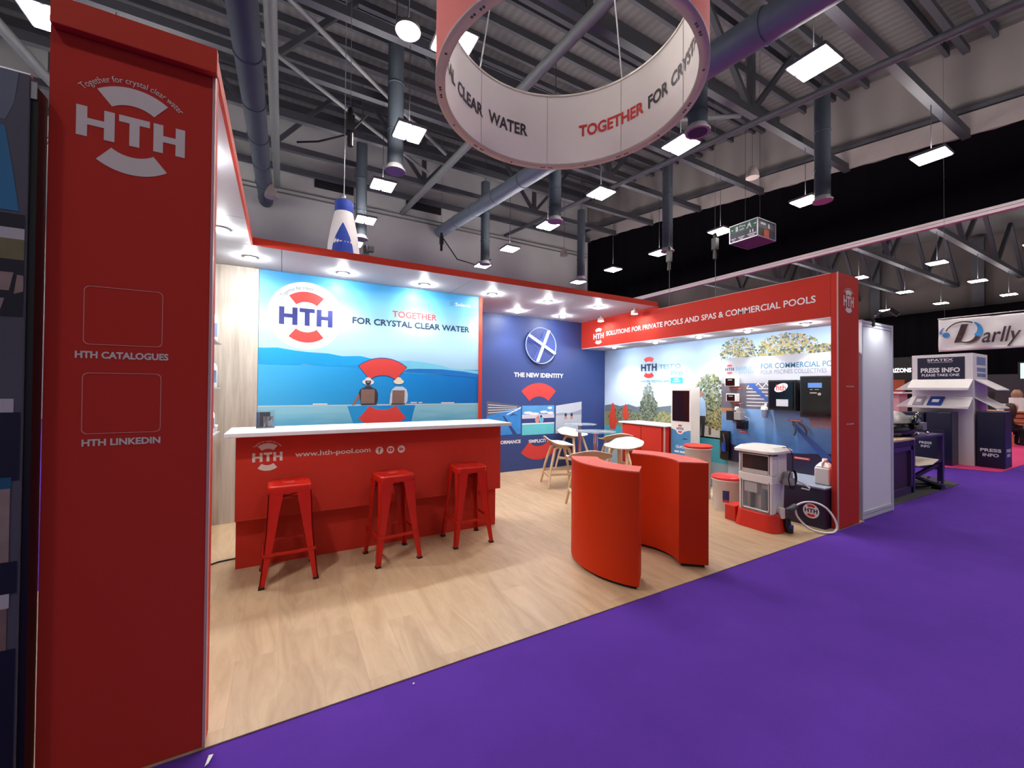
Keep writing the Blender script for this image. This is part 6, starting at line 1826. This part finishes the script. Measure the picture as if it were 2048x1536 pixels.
def person():
    # seated visitor in dark clothes, bent forward, facing the right edge
    bx, by = 16.55, 3.12
    t = thing('person', 'person with long brown hair in dark clothes seated on a chair, bending forward', 'person', (bx, by, 0))
    # local: forward f = towards +X-Y side (image right)
    fx, fy = 0.62, -0.78
    sx, sy = 0.78, 0.62
    def P(f, s, z): return (fx * f + sx * s, fy * f + sy * s, z)
    V = [P(0, 0, 0.42), P(0.06, 0, 0.58), P(0.16, 0, 0.76), P(0.22, 0, 0.86), P(0.27, 0, 0.92), P(0.31, 0, 1.0)]
    E = [(0, 1), (1, 2), (2, 3), (3, 4), (4, 5)]
    Rr = [0.125, 0.13, 0.14, 0.06, 0.05, 0.085]
    def chain(start, pts, rad):
        prev = start
        for p, r in zip(pts, rad):
            V.append(P(*p)); Rr.append(r); E.append((prev, len(V) - 1)); prev = len(V) - 1
    for s in (-1, 1):
        chain(0, [(0.10, 0.09 * s, 0.43), (0.42, 0.10 * s, 0.46), (0.45, 0.10 * s, 0.25), (0.43, 0.10 * s, 0.06), (0.55, 0.11 * s, 0.035)], [0.09, 0.068, 0.055, 0.04, 0.03])
        chain(2, [(0.17, 0.17 * s, 0.78), (0.20, 0.20 * s, 0.58), (0.38, 0.12 * s, 0.52), (0.46, 0.10 * s, 0.53)], [0.055, 0.045, 0.035, 0.025])
    me = bpy.data.meshes.new('body')
    me.from_pydata(V, E, [])
    o = bpy.data.objects.new('body', me); COL.objects.link(o); o.parent = t
    me.materials.append(CLOTHB)
    sk = o.modifiers.new('skin', 'SKIN')
    for i, r in enumerate(Rr): me.skin_vertices[0].data[i].radius = (r, r)
    me.skin_vertices[0].data[0].use_root = True
    o.modifiers.new('round', 'SUBSURF').render_levels = 2
    h = P(0.31, 0, 1.0)
    def headpart(name, m, prof, off):
        mb = MB(m); mb.lathe(prof, (h[0] + off[0], h[1] + off[1], h[2] + off[2]), 18); return mb.build(name, t, world_coords=False)
    headpart('face', SKIN, [(0.0, -0.11), (0.05, -0.09), (0.075, -0.03), (0.08, 0.03), (0.06, 0.09), (0.0, 0.115)], (0.03 * fx, 0.03 * fy, 0))
    mb = MB(HAIR)
    mb.lathe([(0.05, -0.30), (0.09, -0.22), (0.11, -0.08), (0.105, 0.04), (0.07, 0.11), (0.0, 0.13)], (h[0] - 0.03 * fx, h[1] - 0.03 * fy, h[2]), 20)
    mb.build('hair', t, world_coords=False)
    mb = MB(SKIN)
    for s in (-1, 1):
        for k in range(5):
            a = P(0.47, 0.10 * s + (k - 2) * 0.013, 0.53)
            b = P(0.545 - abs(k - 1.6) * 0.008, 0.10 * s + (k - 2) * 0.018, 0.505)
            mb.tube([a, b], [0.009, 0.007], 6)
    mb.build('hands', t, world_coords=False)
    c = thing('wooden_chair', 'wooden chair under the seated person at the right edge', 'chair', (bx, by, 0))
    mb = MB(CRATEW); mb.frustum([(bx + q[0], by + q[1], 0.28) for q in (P(-0.18, -0.2, 0), P(0.25, -0.2, 0), P(0.25, 0.2, 0), P(-0.18, 0.2, 0))], [(bx + q[0], by + q[1], 0.305) for q in (P(-0.18, -0.2, 0), P(0.25, -0.2, 0), P(0.25, 0.2, 0), P(-0.18, 0.2, 0))]); mb.build('seat', c)
    for f_, s_ in ((-0.16, -0.18), (0.22, -0.18), (0.22, 0.18), (-0.16, 0.18)):
        q = P(f_, s_, 0)
        mb = MB(CRATEW); mb.box(bx + q[0] - 0.02, by + q[1] - 0.02, 0.006, bx + q[0] + 0.02, by + q[1] + 0.02, 0.28); mb.build('leg', c)
person()

def scraps():
    fl = [((-0.135, 1.86), 0.035, 'largest white paper scrap on the purple carpet beside the left pillar foot')]
    mb = MB(PAPER)
    x, y = -0.232, 1.87
    mb.add([(x, y, 0.004), (x + 0.012, y + 0.004, 0.008), (x + 0.022, y + 0.045, 0.006), (x + 0.008, y + 0.04, 0.012)], [(0, 1, 2, 3)])
    tag(mb.build('paper_scrap', solid=(0.0008, 0)), 'torn white paper scrap on the purple carpet at the foot of the left pillar', 'paper scrap')
    for px, py, lb in ((0.555, 1.915, 'tiny white fleck on the purple carpet close to the wood floor edge'), (0.17, 1.62, 'tiny white fleck on the purple carpet at the bottom of the view')):
        mb = MB(PAPER); mb.add([(px, py, 0.003), (px + 0.008, py, 0.005), (px + 0.01, py + 0.007, 0.004), (px, py + 0.006, 0.006)], [(0, 1, 2, 3)])
        tag(mb.build('paper_scrap', solid=(0.0008, 0)), lb, 'paper scrap', 'tiny white flecks on the carpet')
scraps()
